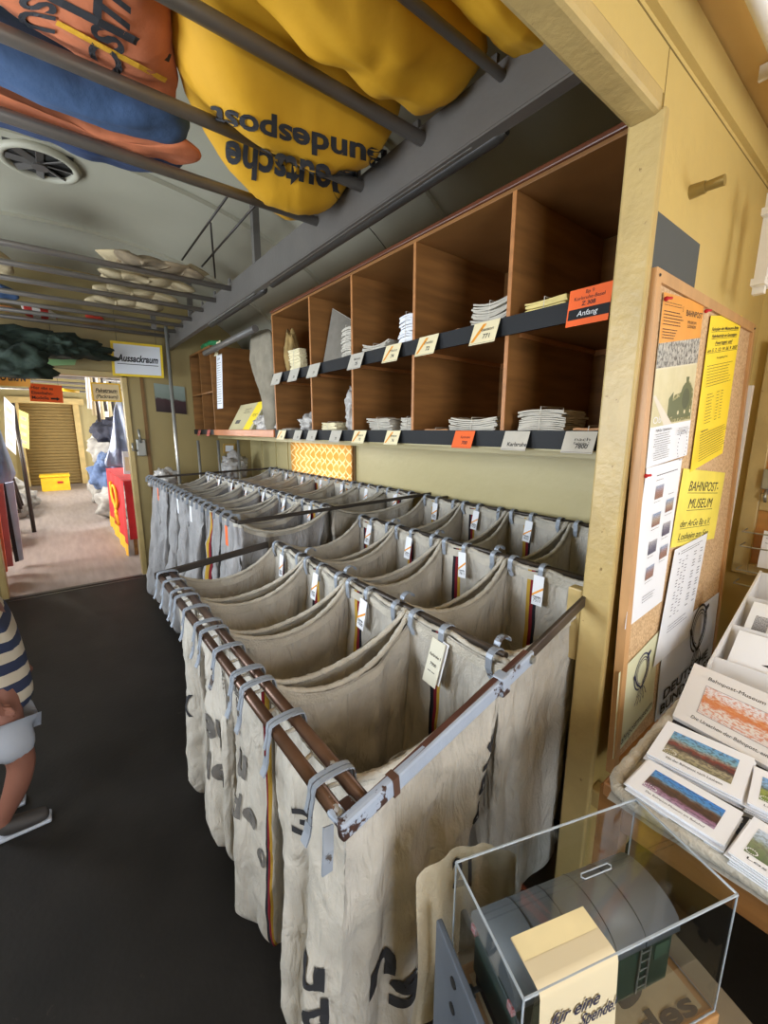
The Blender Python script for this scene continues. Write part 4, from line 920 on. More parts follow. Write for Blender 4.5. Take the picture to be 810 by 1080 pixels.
misc = [([(-40, 308), (0, 308), (20, 316), (22, 322), (0, 326), (-40, 322)], 2.60, .06, blue_sack, 'bright blue cloth folded at the left edge of the far overhead rack', 'cloth', 31),
        ([(-40, 330), (0, 328), (20, 331), (20, 335), (0, 335), (-40, 335)], 2.60, .04, mat('orange_cloth', s(214, 140, 80), .9), 'thin orange cloth on the left of the far overhead rack', 'cloth', 32),
        ([(22, 328), (45, 333), (62, 338), (60, 350), (48, 352), (30, 342)], 2.57, .06, stripes('red_white_check', [(0, s(196, 50, 40)), (.5, s(222, 214, 204))], 'X', 9), 'red and white chequered cloth hanging between the far tubes', 'flag', 33),
        ([(90, 337), (110, 341), (111, 346), (95, 346)], 2.60, .04, mat('bright_red_cloth', s(222, 74, 54), .85), 'small bright red cloth above the blue cloth on the rack', 'cloth', 34),
        ([(91, 351), (97, 352), (98, 361), (94, 362)], 2.57, .04, mat('bright_red_cloth', s(222, 74, 54), .85), 'narrow red cloth strip beside the blue cloth on the rack', 'cloth', 35),
        ([(98, 346), (122, 349), (124, 357), (110, 362), (98, 362)], 2.58, .06, mat('flag_blue', s(52, 84, 140), .85), 'blue cloth beside the rolled canvas sack over the room sign', 'cloth', 36),
        ([(-60, 265), (-5, 275), (14, 284), (17, 298), (0, 294), (-60, 285)], 2.60, .07, foldcanvas, 'beige cloth bundle at the left edge of the far overhead rack', 'sack', 37)]
for px, z, th, m_, lb, ct, sd in misc: sack('folded_cloth', px, z, th, m_, lb, ct, 0, sd, (), None, rough=.012, wr=12)
for i, (x, y, dx, dz, lb) in enumerate([(25, 358, .75, .20, 'dark green camouflage cloth bulging over the far tubes at the left'), (60, 364, .75, .20, 'dark green camouflage cloth in the middle of the far tubes'), (62, 364, .24, .18, 'dark green camouflage cloth with a loose end near the room sign'), (12, 384, .45, .30, 'dark green camouflage cloth hanging low over the tan sign')]):
    p = at(x, y, Y=4.93-.09*i); crumple((p.x, p.y, p.z-.10), (dx, .34, dz), green_net, lb, 'cloth', 41+i, 'camouflage_cloth', .6)
S_ = qsheet([(30, 386), (79, 385), (32, 379)], dict(Y=5.12), pale_green, th=.01); o = S_.build('green_card_strip', label='pale green strip hanging under the dark green cloth', cat='strip'); q_ = S_.p(S_.w*.5, S_.h, 0); b2 = new(); tube(b2, [q_, Vector((q_.x, q_.y, 2.54))], .002, 6); obj('hanging_wire', b2, dark_steel, o)
# ---------------------------------------------------------------- hanging signs
def sign(px, Y, base, edge, lab, fn, th=.006):
    S_ = qsheet(px, dict(Y=Y), edge or base, th=th); w, h = S_.w, S_.h
    if edge: S_.rect(h*.07, h*.07, w-h*.14, h*.86, base)
    fn(S_, w, h)
    o = S_.build('hanging_sign', label=lab, cat='sign')
    for f_ in (.12, .88):
        q_ = S_.p(w*f_, h-.004, -.003); b2 = new(); tube(b2, [q_, Vector((q_.x, q_.y, zc(q_.x)-.002))], .002, 6); obj('hanging_wire', b2, dark_steel, o)
    return o
def fa(S_, w, h):
    S_.text('Aussackraum', w/2, h*.44, h*.20, ink, w=w*.80, align='c', bold=.035, shear=.3); S_.rect(w*.10, h*.35, w*.80, h*.02, ink)
sign([(119, 396), (173, 399), (116, 359)], 5.06, paper, yel_frame, 'white sign reading Aussackraum with a yellow border under the far rack', fa)
def fp(S_, w, h):
    S_.text('Paketraum', w/2, h*.50, h*.2, ink, w=w*.74, align='c', bold=.03, shear=.3); S_.rect(w*.13, h*.45, w*.74, h*.02, ink); S_.text('(Packraum)', w/2, h*.18, h*.2, ink, w=w*.74, align='c', bold=.02, shear=.3)
sign([(98, 423), (129, 424), (95, 403)], 6.5, paper_cream, yel_frame, 'cream sign reading Paketraum (Packraum) with a yellow border in the doorway', fp)
def fh(S_, w, h):
    S_.text('Hier gibt es', w*.06, h*.70, h*.16, ink, w=w*.65, bold=.02); S_.text('Eisenbahn-', w*.06, h*.42, h*.17, ink, w=w*.65, bold=.02); S_.text('Modelle', w*.06, h*.14, h*.17, ink, w=w*.5, bold=.02)
    S_.quad([(w*.62, h*.16), (w*.80, h*.16), (w*.80, h*.10), (w*.90, h*.21), (w*.80, h*.32), (w*.80, h*.26), (w*.62, h*.26)], ink)
sign([(32, 423), (67, 425), (30, 404)], 6.3, orange_paper, None, 'orange-red sign reading Hier gibt es Eisenbahn-Modelle with an arrow', fh)
def fho(S_, w, h):
    S_.text('Modelle in', w*.92-w*.5, h*.68, h*.2, ink, w=w*.42, bold=.03); S_.text('HO und N', w*.92-w*.5, h*.25, h*.26, ink, w=w*.50, bold=.05)
sign([(-34, 405), (32, 408), (-34, 381)], 5.6, tan_paper, None, 'tan sign reading HO und N hanging at the left of the doorway', fho)
# long grey bar across the doorway carrying the signs
bm = new(); a = at(28, 400, Y=6.4); b_ = at(133, 402, Y=6.55); sweep(bm, [(XL, 6.45, a.z+.08), (XR, 6.45, b_.z+.05)], rectp(.04, .05)); struct('trim_12', bm, cardw)
# picture on far partition
bm = new(); S_ = qsheet([(165, 434), (197, 437), (162, 404)], dict(Y=YF-.012), mat('black_frame_edge', s(30, 28, 28), .5), th=.008)
S_.rect(0, 0, S_.w, S_.h, picture('mountain_picture', [(0, s(40, 26, 30)), (.45, s(66, 42, 44)), (.52, s(120, 130, 120)), (1, s(140, 152, 142))], 4, None, .5, .12)); S_.build('landscape_picture', label='landscape picture of dark hills under a grey-green sky on the far partition', cat='picture')
S_ = qsheet([(236, 478), (248, 478), (236, 468)], dict(Y=YF-.03), mat('gold_frame', s(170, 134, 60), .5), th=.02); S_.rect(.02, .02, S_.w-.04, S_.h-.04, paper); S_.build('small_picture', label='small gold framed picture above the rear sacks', cat='picture')
p = at(158, 470, Y=YF-.02)
bm = new(); q = at(156.5, 463, Y=YF-.03); bx(bm, .70, .79, YF-.05, YF, 1.32, 1.50, bev=.01); tube(bm, [(.74, YF-.06, 1.46), (.73, YF-.07, 1.60)], .012, 8); tube(bm, [(.70, YF-.06, 1.38), (.66, YF-.07, 1.38), (.66, YF-.07, 1.46)], .010, 8)
obj('door_lock', bm, galv, label='grey steel lock box with lever on the doorway jamb', cat='lock')
for i, (x, y, dx, dz, lb) in enumerate([(174, 500, .26, .12, 'crinkled clear plastic heap behind the first sacks by the doorway'), (247, 490, .3, .2, 'heap of pale packets near the small gold framed picture')]):
    p = at(x, y, Y=4.95); crumple((p.x, 4.95, p.z-.15), (dx, .25, dz+.1), plast, lb, 'plastic bag', 51+i, 'plastic_heap', .45)
bm = new(); bx(bm, .85, 1.93, 4.70, 5.2, .98, 1.0); bx(bm, .87, .90, 4.72, 4.75, 0, .98); bx(bm, 1.88, 1.91, 4.72, 4.75, 0, .98); bx(bm, .87, .90, 5.15, 5.18, 0, .98)
obj('back_shelf_table', bm, woodm, label='low brown shelf behind the rear sacks carrying plastic heaps', cat='table')
# ---------------------------------------------------------------- far room
def place(px, Y): return at(*px, Y=Y)
# flag table
ft = thing('counter_table', 'side table right of the doorway aisle, covered by the red flag', 'table', (.95, 7.0, 0))
bm = new(); bx(bm, .66, 1.35, 6.1, 8.3, .93, .96); obj('tabletop', bm, wood_lt, ft)
for x, y in ((.70, 6.15), (1.30, 6.15), (.70, 8.25), (1.30, 8.25)):
    bm = new(); bx(bm, x-.02, x+.02, y-.02, y+.02, 0, .93); obj('leg', bm, woodm, ft)
fl = thing('red_flag', 'red flag with golden yellow emblem and fringe hanging over the counter table', 'flag', (.62, 7, .1))
bm = new(); n1 = 40
def fpnt(i, v): return Vector((.635-.012*math.sin(i*.6)-.02*v, 6.1+2.2*i/n1, .965-(.965-.24+.10*(1-i/n1))*v))
rows = [[bm.verts.new(fpnt(i, v)) for i in range(n1+1)] for v in (0, .33, .66, 1)]
for a, b_ in zip(rows, rows[1:]):
    for i in range(n1): bm.faces.new((a[i], a[i+1], b_[i+1], b_[i])).smooth = True
bx(bm, .64, 1.1, 6.1, 8.3, .961, .968); 
rw2 = [[bm.verts.new((.64+.4*i/12, 6.09+.01*math.sin(i), .965-.75*v)) for i in range(13)] for v in (0, .5, 1)]
for a, b_ in zip(rw2, rw2[1:]):
    for i in range(12): bm.faces.new((a[i], a[i+1], b_[i+1], b_[i])).smooth = True
obj('flag_cloth', bm, red_cloth, fl)
bm = new(); rr_ = R(4)
a = [bm.verts.new(fpnt(i, .98)+Vector((-.004, 0, 0))) for i in range(n1+1)]; b_ = [bm.verts.new(fpnt(i, 1.0)+Vector((-.01+rr_.uniform(-.01, .01), 0, -.15-rr_.uniform(0, .05)))) for i in range(n1+1)]
for i in range(n1): bm.faces.new((a[i], a[i+1], b_[i+1], b_[i]))
obj('yellow_fringe', bm, gold_cloth, fl, smooth=True)
bm = new()
def em(pts, r=.018): tube(bm, [Vector((.60, 6.95+y, .55+z)) for y, z in pts], r, 8)
em([(.28*math.cos(q), .12+.16*math.sin(q)) for q in [k*math.pi/8-.9 for k in range(15)]]); em([(-.2, -.25), (0, -.05), (.2, .05)]); em([(.2, -.25), (0, -.05), (-.22, .08)]); em([(0, -.05), (0, -.28), (.08, -.22)]); em([(-.12, -.1), (.14, -.12)]); em([(.3, .0), (.38, .12), (.34, .3)])
obj('emblem', bm, gold_cloth, fl)
# hanging silvery coat
def coat(px, Y, m_, lab, name='hanging_coat'):
    P = [at(*p, Y=Y) for p in px]; c = sum(P, Vector())/len(P); n = len(P); bm = new(); K = 60
    L_ = [0]
    for i in range(n): L_.append(L_[-1]+(P[(i+1) % n]-P[i]).length)
    per = []
    for k in range(K):
        d = k/K*L_[-1]
        for i in range(n):
            if d <= L_[i+1]: per.append(P[i].lerp(P[(i+1) % n], (d-L_[i])/(L_[i+1]-L_[i]))); break
    for sg in (-1, 1):
        rings = []
        for q in range(1, 15):
            s_ = math.sin(q/14*math.pi/2); rings.append([bm.verts.new(c+(p-c)*s_+Vector((0, sg*(.11*math.sqrt(max(0, 1-s_*s_)))+.06*math.sin((c+(p-c)*s_).x*48+sg)*(1-s_**6)+.06*noise.noise((c+(p-c)*s_)*6)*(1-s_**6), 0))) for p in per])
        cv = bm.verts.new(c+Vector((0, sg*.11, 0)))
        for j in range(K): bm.faces.new((cv, rings[0][j], rings[0][(j+1) % K]))
        for r0, r1 in zip(rings, rings[1:]):
            for j in range(K): bm.faces.new((r0[j], r1[j], r1[(j+1) % K], r0[(j+1) % K]))
    bmesh.ops.remove_doubles(bm, verts=bm.verts[:], dist=1e-5)
    return obj(name, bm, m_, label=lab, cat='coat', smooth=True)
silver = mat('silvery_blue_cloth', s(150, 160, 184), .4, var=.25, scale=9, bump=.6, bscale=12)
coat([(123, 421), (132, 420), (138, 436), (141, 455), (142, 470), (143, 492), (128, 492), (112, 492), (110, 488), (116, 470), (119, 450), (120, 432)], 6.6, silver, 'silvery blue coat hanging over the red flag table')
coat([(-12, 440), (0, 452), (6, 470), (12, 485), (17, 500), (12, 508), (0, 510), (-16, 508)], 6.2, mat('pale_blue_cloth', s(150, 172, 206), .8, var=.1), 'pale blue pleated garment hanging at the left edge of the far room')
def slab(px, Y, m_, lab, cat, name, th=.04, extra=None):
    S_ = qsheet(px, dict(Y=Y), m_, th=th)
    if extra: extra(S_, S_.w, S_.h)
    return S_.build(name, label=lab, cat=cat)
slab([(131, 500), (144, 500), (129, 476)], 6.4, paper, 'white picture board standing on the flag table', 'board', 'picture_board', .03, lambda S_, w, h: S_.rect(w*.15, h*.15, w*.75, h*.6, paper_cream))
# leaning panels at the left
def lean(y0, x0, x1, z1, m_, lab, name='leaning_panel'):
    bm = new(); 
    vs = [(x0, y0, .02), (x1, y0, .02), (x1-.28, y0, z1), (x0-.28, y0, z1)]
    f0 = [bm.verts.new(v) for v in vs]; f1 = [bm.verts.new((v[0], v[1]+.04, v[2])) for v in vs]
    bm.faces.new(f0); bm.faces.new(f1[::-1])
    for i in range(4): bm.faces.new((f0[i], f0[(i+1) % 4], f1[(i+1) % 4], f1[i]))
    return obj(name, bm, m_, label=lab, cat='panel')
def panel(px, Y0, depth, m_, lab, name='standing_panel'):
    P = [at(*p, Y=Y0) for p in px]; bm = new()
    f0 = [bm.verts.new(p) for p in P]; f1 = [bm.verts.new(p+Vector((0, depth, 0))) for p in P]
    bm.faces.new(f0); bm.faces.new(f1[::-1])
    for i in range(len(P)): bm.faces.new((f0[i], f0[(i+1) % len(P)], f1[(i+1) % len(P)], f1[i]))
    return obj(name, bm, m_, label=lab, cat='panel')
panel([(-40, 510), (-5, 510), (8, 603), (-40, 608)], 5.75, .05, mat('orange_red_board', s(226, 110, 84), .7), 'orange-red board standing at the left edge beyond the door')
panel([(-20, 512), (3, 510), (14, 597), (-20, 601)], 6.05, .05, mat('dusty_pink_board', s(150, 92, 96), .7), 'dusty pink board standing behind the orange-red board')
panel([(4, 510), (14, 508), (25, 590), (20, 592)], 6.35, .06, mat('pale_blue_board', s(178, 184, 204), .6), 'pale blue-white board leaning behind the pink board')
panel([(0, 508), (5, 510), (20, 592), (16, 593)], 6.30, .04, black_cloth, 'black board wedged between the pink and pale blue boards')
# left wall posters, plain white and pale yellow sheets
for i, (px, lb) in enumerate([([(6, 470), (17, 480), (4, 418)], 'column of small white notices on the left wall past the doorway'), ([(21, 470), (31, 474), (20, 432)], 'pale yellow poster near the far window')]):
    slab(px, 8.0+3*i, paper if i == 0 else yel_light, lb, 'poster', 'wall_poster', .01, lambda S_, w, h: [S_.rect(w*.15, h*(.1+.22*k), w*.6, h*.1, paper_grey) for k in range(4)])
# dark pole, shelving at left
bm = new(); tube(bm, [at(13, 425, Y=8.5), at(24, 485, Y=8.5), Vector((at(24, 485, Y=8.5).x, 8.5, 0))], .028, 10); obj('dark_pole', bm, dark_steel, label='dark slanting pole at the left of the far room', cat='pole')
# chair-like trolley at the left
tr = thing('hand_trolley', 'grey metal trolley with bent handles by the left wall of the far room', 'trolley', (-.75, 8.6, 0))
for dy in (0, .35):
    bm = new(); tube(bm, [(-.95, 8.4+dy, .1), (-.95, 8.4+dy, 1.0), (-.85, 8.4+dy, 1.08), (-.65, 8.4+dy, 1.08), (-.58, 8.4+dy, 1.0), (-.50, 8.4+dy, .4)], .025, 8); obj('handle_frame', bm, dark_steel, tr)
bm = new(); bx(bm, -1.0, -.5, 8.35, 8.8, .35, .40); bx(bm, -.95, -.55, 8.38, 8.40, .8, .84); obj('deck', bm, dark_steel, tr)
for i, (x, y, dx, dy, dz) in enumerate([(-.78, 7.6, .42, .7, .55), (-.85, 8.5, .5, .8, .75), (-.75, 10.2, .5, .8, .5), (-.62, 11.2, .5, .6, .42), (-.80, 12.0, .5, .7, .6)]):
    crumple((x, y, 0), (dx, dy, dz), mat('sack_pile_grey', s(168, 164, 158), .9, var=.2, scale=8, bump=.4), ['low crumpled grey sack first on the left beyond the doorway', 'tall crumpled grey sack under the trolley', 'pale sack on the left midway to the shutter', 'small pale sack left of the yellow crate', 'bulky pale sack by the left wall near the shutter'][i], 'sack', 61+i, 'crumpled_sack', .4, 'sacks along the left of the far room')
for i, (x, y, z, dx, dy, dz, c) in enumerate([(.78, 9.2, 0, .55, .9, .6, 0), (.80, 9.8, .45, .6, .9, .7, 1), (.95, 10.6, .9, .7, .9, .8, 0), (.78, 11.2, 0, .5, .8, .7, 0), (.9, 9.0, .9, .5, .7, .35, 1), (.95, 10.0, 1.35, .6, .8, .5, 2)]):
    crumple((x, y, z), (dx, dy, dz), [mat('sack_pile_grey', s(168, 164, 158)), mat('sack_pile_blue', s(92, 112, 150), .9, var=.3, scale=10, bump=.4), mat('sack_pile_dark', s(50, 52, 66), .9, var=.3, scale=8, bump=.4)][c], ['grey sack on the floor behind the red flag', 'blue sack piled behind the red flag', 'grey sack high on the right-hand pile', 'grey sack on the floor at the far end of the right-hand pile', 'blue sack on top of the pile beside the coat', 'dark navy sack crowning the right-hand pile'][i], 'sack', 71+i, 'crumpled_sack', .4, 'sacks piled on the right of the far room')
# yellow crate
yc = thing('yellow_crate', 'yellow postal crate on the floor in front of the roller shutter', 'crate', (-.1, 14.2, 0))
bm = new(); bx(bm, -.36, .24, 14.0, 14.5, .0, .36, bev=.01); obj('crate_body', bm, mat('yellow_plastic', s(236, 190, 40), .4), yc)
bm = new(); bx(bm, -.38, .26, 13.98, 14.52, .36, .42, bev=.01); obj('crate_lid', bm, mat('yellow_plastic', s(236, 190, 40), .4), yc)
bm = new(); bx(bm, -.02, .10, 13.985, 14.0, .20, .25); obj('red_label', bm, red_cloth, yc)
# rods, fluorescent tubes and hangers under the far ceiling
for i, (px0, px1, Y, c, lb) in enumerate([((66, 411), (83, 413), 7.2, yel_frame, 'short yellow stick under the far ceiling between the signs')]):
    bm = new(); tube(bm, [at(*px0, Y=Y), at(*px1, Y=Y+.1)], .02, 8); obj('yellow_stick', bm, c, label=lb, cat='stick')
for i in range(6):
    bm = new(); y = 7.4+i*1.1; tube(bm, [(XL+.05, y, 2.5), (XR-.05, y, 2.5)], .025, 8); obj('ceiling_tube', bm, tube_grey, label='grey tube across the far room ceiling, %s from the doorway' % ord_[i], cat='tube', group='tubes across the far room ceiling')
for i in range(9):
    p = at(93+i*2.9, 405+i*.5, Y=8.6+.2*i); ln = .35+.25*((i*37) % 5)/5
    bm = new(); tube(bm, [Vector((p.x, p.y, zc(p.x)-.01)), Vector((p.x, p.y, 2.48)), Vector((p.x+.02*((i % 3)-1), p.y, 2.48-ln-.2))], .03, 8); obj('hanging_strap', bm, [white_paint, foldcanvas, dark_steel][i % 3], label='strap or stick hanging under the far ceiling, %s from the left' % ['first', 'second', 'third', 'fourth', 'fifth', 'sixth', 'seventh', 'eighth', 'ninth'][i], cat='strap', group='straps hanging in the far room')
bm = new()
for y0, y1 in ((8.3, 8.36), (8.97, 9.03), (9.64, 9.7)): bx(bm, XR-.02, XR+.04, y0, y1, 1.2, 2.1)
bx(bm, XR-.02, XR+.04, 8.3, 9.7, 1.6, 1.65); struct('window_3', bm, cardw)
for k, (y0, y1) in enumerate(((6.3, 7.5), (9.0, 10.2), (12, 13.2), (.95, 2.15), (3.15, 4.35))):
    bm = new(); a_, b2 = (1.25, 2.2) if k > 2 else (1.2, 2.15)
    for y in (y0, (y0+y1)/2-.02, y1-.04): bx(bm, XL-.06, XL, y, y+.04, a_, b2)
    bx(bm, XL-.06, XL, y0, y1, a_, a_+.04); bx(bm, XL-.06, XL, y0, y1, b2-.04, b2); struct('window_%d' % (4+k), bm, cream_edge)
# ---------------------------------------------------------------- cork board and posters
KT = .042/1.42                                     # the board leans: its foot stands off the wall
def yb(z): return .440+KT*(z-.52)
def BP(x, y, off=0):
    d = ray(x, y); q = (.440+KT*1.08+off)/(d.y-KT*d.z); return CAM+d*q
bx0 = (BP(693, 290).x+BP(643, 815).x)/2; bz1 = BP(693, 283).z; bz0 = BP(640, 822).z; bx1 = min(2.2, BP(795, 345).x)
YB_ = yb(1.2)
cb = thing('cork_board', 'tall cork notice board with a pine frame on the yellow partition', 'notice board', ((bx0+bx1)/2, YB_, bz0))
def bslab(x0, x1, z0, z1, f, bk):
    bm = new(); v = [(x0, yb(z0)+f, z0), (x1, yb(z0)+f, z0), (x1, yb(z1)+f, z1), (x0, yb(z1)+f, z1)]; g = [(q[0], q[1]+bk, q[2]) for q in v]
    A_ = [bm.verts.new(q) for q in v]; B2 = [bm.verts.new(q) for q in g]; bm.faces.new(A_); bm.faces.new(B2[::-1])
    for i in range(4): bm.faces.new((A_[i], A_[(i+1) % 4], B2[(i+1) % 4], B2[i]))
    return bm
obj('cork_panel', bslab(bx0+.01, bx1-.01, bz0+.01, bz1-.01, .003, .010), corkm, cb)
fw = .030
for nm, a in (('frame_side', (bx0, bx0+fw, bz0, bz1)), ('frame_side', (bx1-fw, bx1, bz0, bz1)), ('frame_rail', (bx0+fw, bx1-fw, bz1-fw, bz1)), ('frame_rail', (bx0+fw, bx1-fw, bz0, bz0+fw))):
    obj(nm, bslab(*a, -.006, .024), cork_frame, cb)
for x, z in ((bx0+.016, bz1-.016), (bx1-.016, bz1-.016), (bx0+.016, bz0+.016)):
    bm = new(); bmesh.ops.create_uvsphere(bm, u_segments=10, v_segments=6, radius=.004, matrix=Matrix.Translation((x, yb(z)-.006, z))); obj('screw', bm, dark_steel, cb)
def post(bl, br, tl, base, k=0, bend=None):
    a, b_, c_ = [BP(*q, -.001-.0016*k) for q in (bl, br, tl)]
    return Sheet(a, b_-a, c_-a, (b_-a).length, (c_-a).length, base, .0006, bend)
olive = mat('olive_ink', s(104, 112, 66), .6); blueink = mat('blue_black_ink', s(52, 54, 84), .6)
# 1 brochure poster
S_ = post((681, 494), (724, 480), (700, 308), mat('brochure_cream', s(222, 214, 186), .4, var=.03)); w, h = S_.w, S_.h
S_.rect(0, h*.72, w, h*.28, mat('brochure_orange', s(224, 152, 60), .45, var=.12, scale=6))
S_.quad([(0, h*.58), (w, h*.62), (w, h*.78), (0, h*.72)], picture('train_photo', [(0, s(60, 60, 62)), (.4, s(150, 150, 146)), (1, s(210, 208, 200))], 16, s(50, 50, 52), .8, .5))
S_.quad([(0, h*.24), (w, h*.24), (w, h*.61), (0, h*.57)], picture('engine_ground', [(0, s(190, 184, 140)), (.5, s(214, 206, 166)), (1, s(226, 220, 190))], 6, None, .5, .3))
S_.quad([(w*.40, h*.25), (w*.98, h*.25), (w*.98, h*.44), (w*.86, h*.50), (w*.80, h*.50), (w*.74, h*.44), (w*.50, h*.42), (w*.36, h*.34)], picture('engine_print', [(0, s(84, 92, 52)), (.5, s(110, 116, 66)), (1, s(130, 134, 84))], 14, s(196, 190, 150), .8, .3))
ol = mat('olive_print', s(92, 100, 58), .5)
for pts in ([(.50, .27), (.96, .27), (.96, .31), (.50, .31)], [(.76, .46), (.82, .46), (.83, .53), (.75, .53)], [(.40, .37), (.70, .42), (.70, .30), (.40, .28)], [(.36, .40), (.46, .44), (.46, .30), (.36, .29)]): S_.quad([(w*x, h*y) for x, y in pts], ol)
S_.quad([(w*(.79+.16*math.cos(q)), h*.39+w*.16*math.sin(q)) for q in [k*math.pi/8 for k in range(16)]], ol)
S_.quad([(w*(.79+.10*math.cos(q)), h*.39+w*.10*math.sin(q)) for q in [k*math.pi/8 for k in range(16)]], mat('olive_print_dark', s(70, 78, 44), .5))
for x in (.62, .79, .94): S_.quad([(w*(x+.02*math.cos(q)), h*.305+w*.02*math.sin(q)) for q in [k*math.pi/4 for k in range(8)]], paper_cream)
S_.quad([(w*.0, h*.42), (w*.04, h*.43), (w*.5, h*.24), (w*.3, h*.24)], mat('brochure_light', s(214, 206, 190), .5)); S_.text('Ob', w*.05, h*.26, h*.04, paper, w=w*.18)
S_.rect(0, 0, w, h*.24, paper); S_.text('BAHNPOST', w*.56, h*.90, h*.035, ink, w=w*.42, bold=.01); S_.text('MUSEUM', w*.62, h*.855, h*.018, ink, w=w*.22); S_.text('LOSHEIM', w*.62, h*.83, h*.018, ink, w=w*.22)
S_.text('J', w*.46, h*.925, h*.025, ink); S_.lines(w*.04, h*.95, w*.40, 2, h*.015, ink, th=.0014); S_.lines(w*.04, h*.90, w*.5, 5, h*.018, ink, th=.002, seed=2); S_.lines(w*.04, h*.80, w*.35, 4, h*.016, ink, th=.002, seed=3)
S_.text('Wir bieten', w*.12, h*.205, h*.018, ink, w=w*.36); S_.lines(w*.08, h*.19, w*.4, 12, h*.014, fadeink, th=.0014, seed=5, align='c'); S_.lines(w*.60, h*.20, w*.34, 4, h*.013, fadeink, th=.0014, seed=6, align='c')
for k in range(24):
    a = k*math.pi/12; S_.rect(w*.77+w*.12*math.cos(a), h*.08+w*.12*math.sin(a)*1.2, .004, .004, blueink)
S_.build('museum_brochure', label='tall brochure poster with orange top and green steam engine on the cork board', cat='poster')
# 2 yellow timetable
S_ = post((728, 498), (762, 478), (750, 333), yel_paper, 1); w, h = S_.w, S_.h
for k, (t_, ww) in enumerate([('Fahrplan der Museums-Bahn', .86), ('Fahrbetrieb an Sonntagen', .8), ('Feiertagen und', .55), ('am 5. 7. 12. 19. 26. 9. 2023', .95)]): S_.text(t_, w/2, h*(.905-.045*k), h*.022, ink, w=w*ww, align='c', shear=.3, bold=.01); S_.rect(w*(.5-ww/2), h*(.897-.045*k), w*ww, .0012, ink)
S_.text('Ausgang frei', w/2, h*.72, h*.013, ink, w=w*.35, align='c'); S_.lines(w*.08, h*.68, w*.84, 8, h*.019, ink, th=.0016, seed=8, gap=.25)
for k in range(10): S_.lines(w*.15, h*(.49-.021*k), w*.22, 1, .01, ink, th=.0018, seed=20+k); S_.rect(w*.45, h*(.49-.021*k), w*.07, .0018, ink); S_.rect(w*.58, h*(.49-.021*k), w*.07, .0018, ink)
S_.lines(w*.1, h*.25, w*.2, 1, .01, ink, th=.003); S_.lines(w*.08, h*.23, w*.84, 11, h*.017, ink, th=.0018, seed=9, gap=.2)
S_.build('yellow_timetable', label='bright yellow timetable sheet at the upper right of the cork board', cat='poster')
# 3 yellow Bahnpost-Museum sheet
S_ = post((700, 577), (748, 570), (722, 486), mat('yellow_sheet', s(240, 222, 90), .6), 0)
S_ = post((707, 578), (753, 568), (721, 494), mat('yellow_sheet', s(240, 222, 90), .6), 0); w, h = S_.w, S_.h
S_.text('BAHNPOST-', w*.52, h*.72, h*.13, ink, w=w*.70, align='c', shear=.25, bold=.0); S_.rect(w*.16, h*.69, w*.72, .0018, ink); S_.text('MUSEUM', w*.50, h*.49, h*.13, ink, w=w*.56, align='c', shear=.25); S_.rect(w*.2, h*.46, w*.6, .0018, ink)
S_.text('der ArGe Bp e.V.', w*.46, h*.25, h*.09, ink, w=w*.68, align='c', shear=.3); S_.rect(w*.12, h*.225, w*.68, .0015, ink); S_.text('Losheim am See', w*.46, h*.08, h*.09, ink, w=w*.68, align='c', shear=.3); S_.rect(w*.12, h*.055, w*.68, .0015, ink)
S_.build('museum_title_sheet', label='yellow sheet reading BAHNPOST-MUSEUM der ArGe Bp e.V. Losheim am See', cat='poster')
# 4 white sheet with seven small pictures
S_ = post((659, 664), (698, 634), (682, 494), paper, 2); w, h = S_.w, S_.h
S_.lines(w*.30, h*.93, w*.6, 1, .01, ink, th=.0022, gap=.0); S_.lines(w*.30, h*.90, w*.2, 1, .01, fadeink, th=.0014)
pp = [picture('stamp_photo_%s' % 'abc'[k], [(0, c1_), (.5, c2_), (1, c3_)], 9, s(50, 46, 50), .7, .3) for k, (c1_, c2_, c3_) in enumerate([(s(150, 110, 90), s(170, 130, 120), s(170, 190, 220)), (s(140, 90, 80), s(190, 170, 150), s(150, 180, 220)), (s(70, 70, 100), s(120, 120, 140), s(190, 190, 200))])]
for k, (x, y) in enumerate([(.32, .78), (.34, .60), (.34, .42), (.36, .25), (.68, .66), (.68, .50), (.70, .34)]): S_.rect(w*x, h*y, w*.22, h*.085, pp[k % 3]); S_.lines(w*x, h*(y-.02), w*.22, 1, .01, fadeink, th=.0012, seed=k)
S_.rect(w*.7, h*.78, w*.16, .001, ink); S_.lines(w*.35, h*.14, w*.35, 3, h*.018, blueink, th=.0016)
S_.build('photo_list_sheet', label='white sheet with seven small photographs on the left of the cork board', cat='poster')
# 5 white table list
S_ = post((691, 704), (725, 640), (713, 580), paper, 3)
S_ = post((689, 704), (726, 671), (712, 580), paper, 3); w, h = S_.w, S_.h
S_.lines(w*.2, h*.95, w*.7, 2, h*.02, ink, th=.0018, seed=3); S_.rect(w*.12, h*.94, .006, .006, ink)
for k in range(20): 
    for x in (.18, .28, .38, .62, .82):
        if (k*7+int(x*100)) % 4: S_.rect(w*x, h*(.88-.026*k), w*(.05 if x < .5 else .08), .0022, blueink)
S_.lines(w*.18, h*.30, w*.6, 3, h*.025, blueink, th=.0018, seed=12)
S_.build('exhibit_list_sheet', label='long white typed list in the lower middle of the cork board', cat='poster')
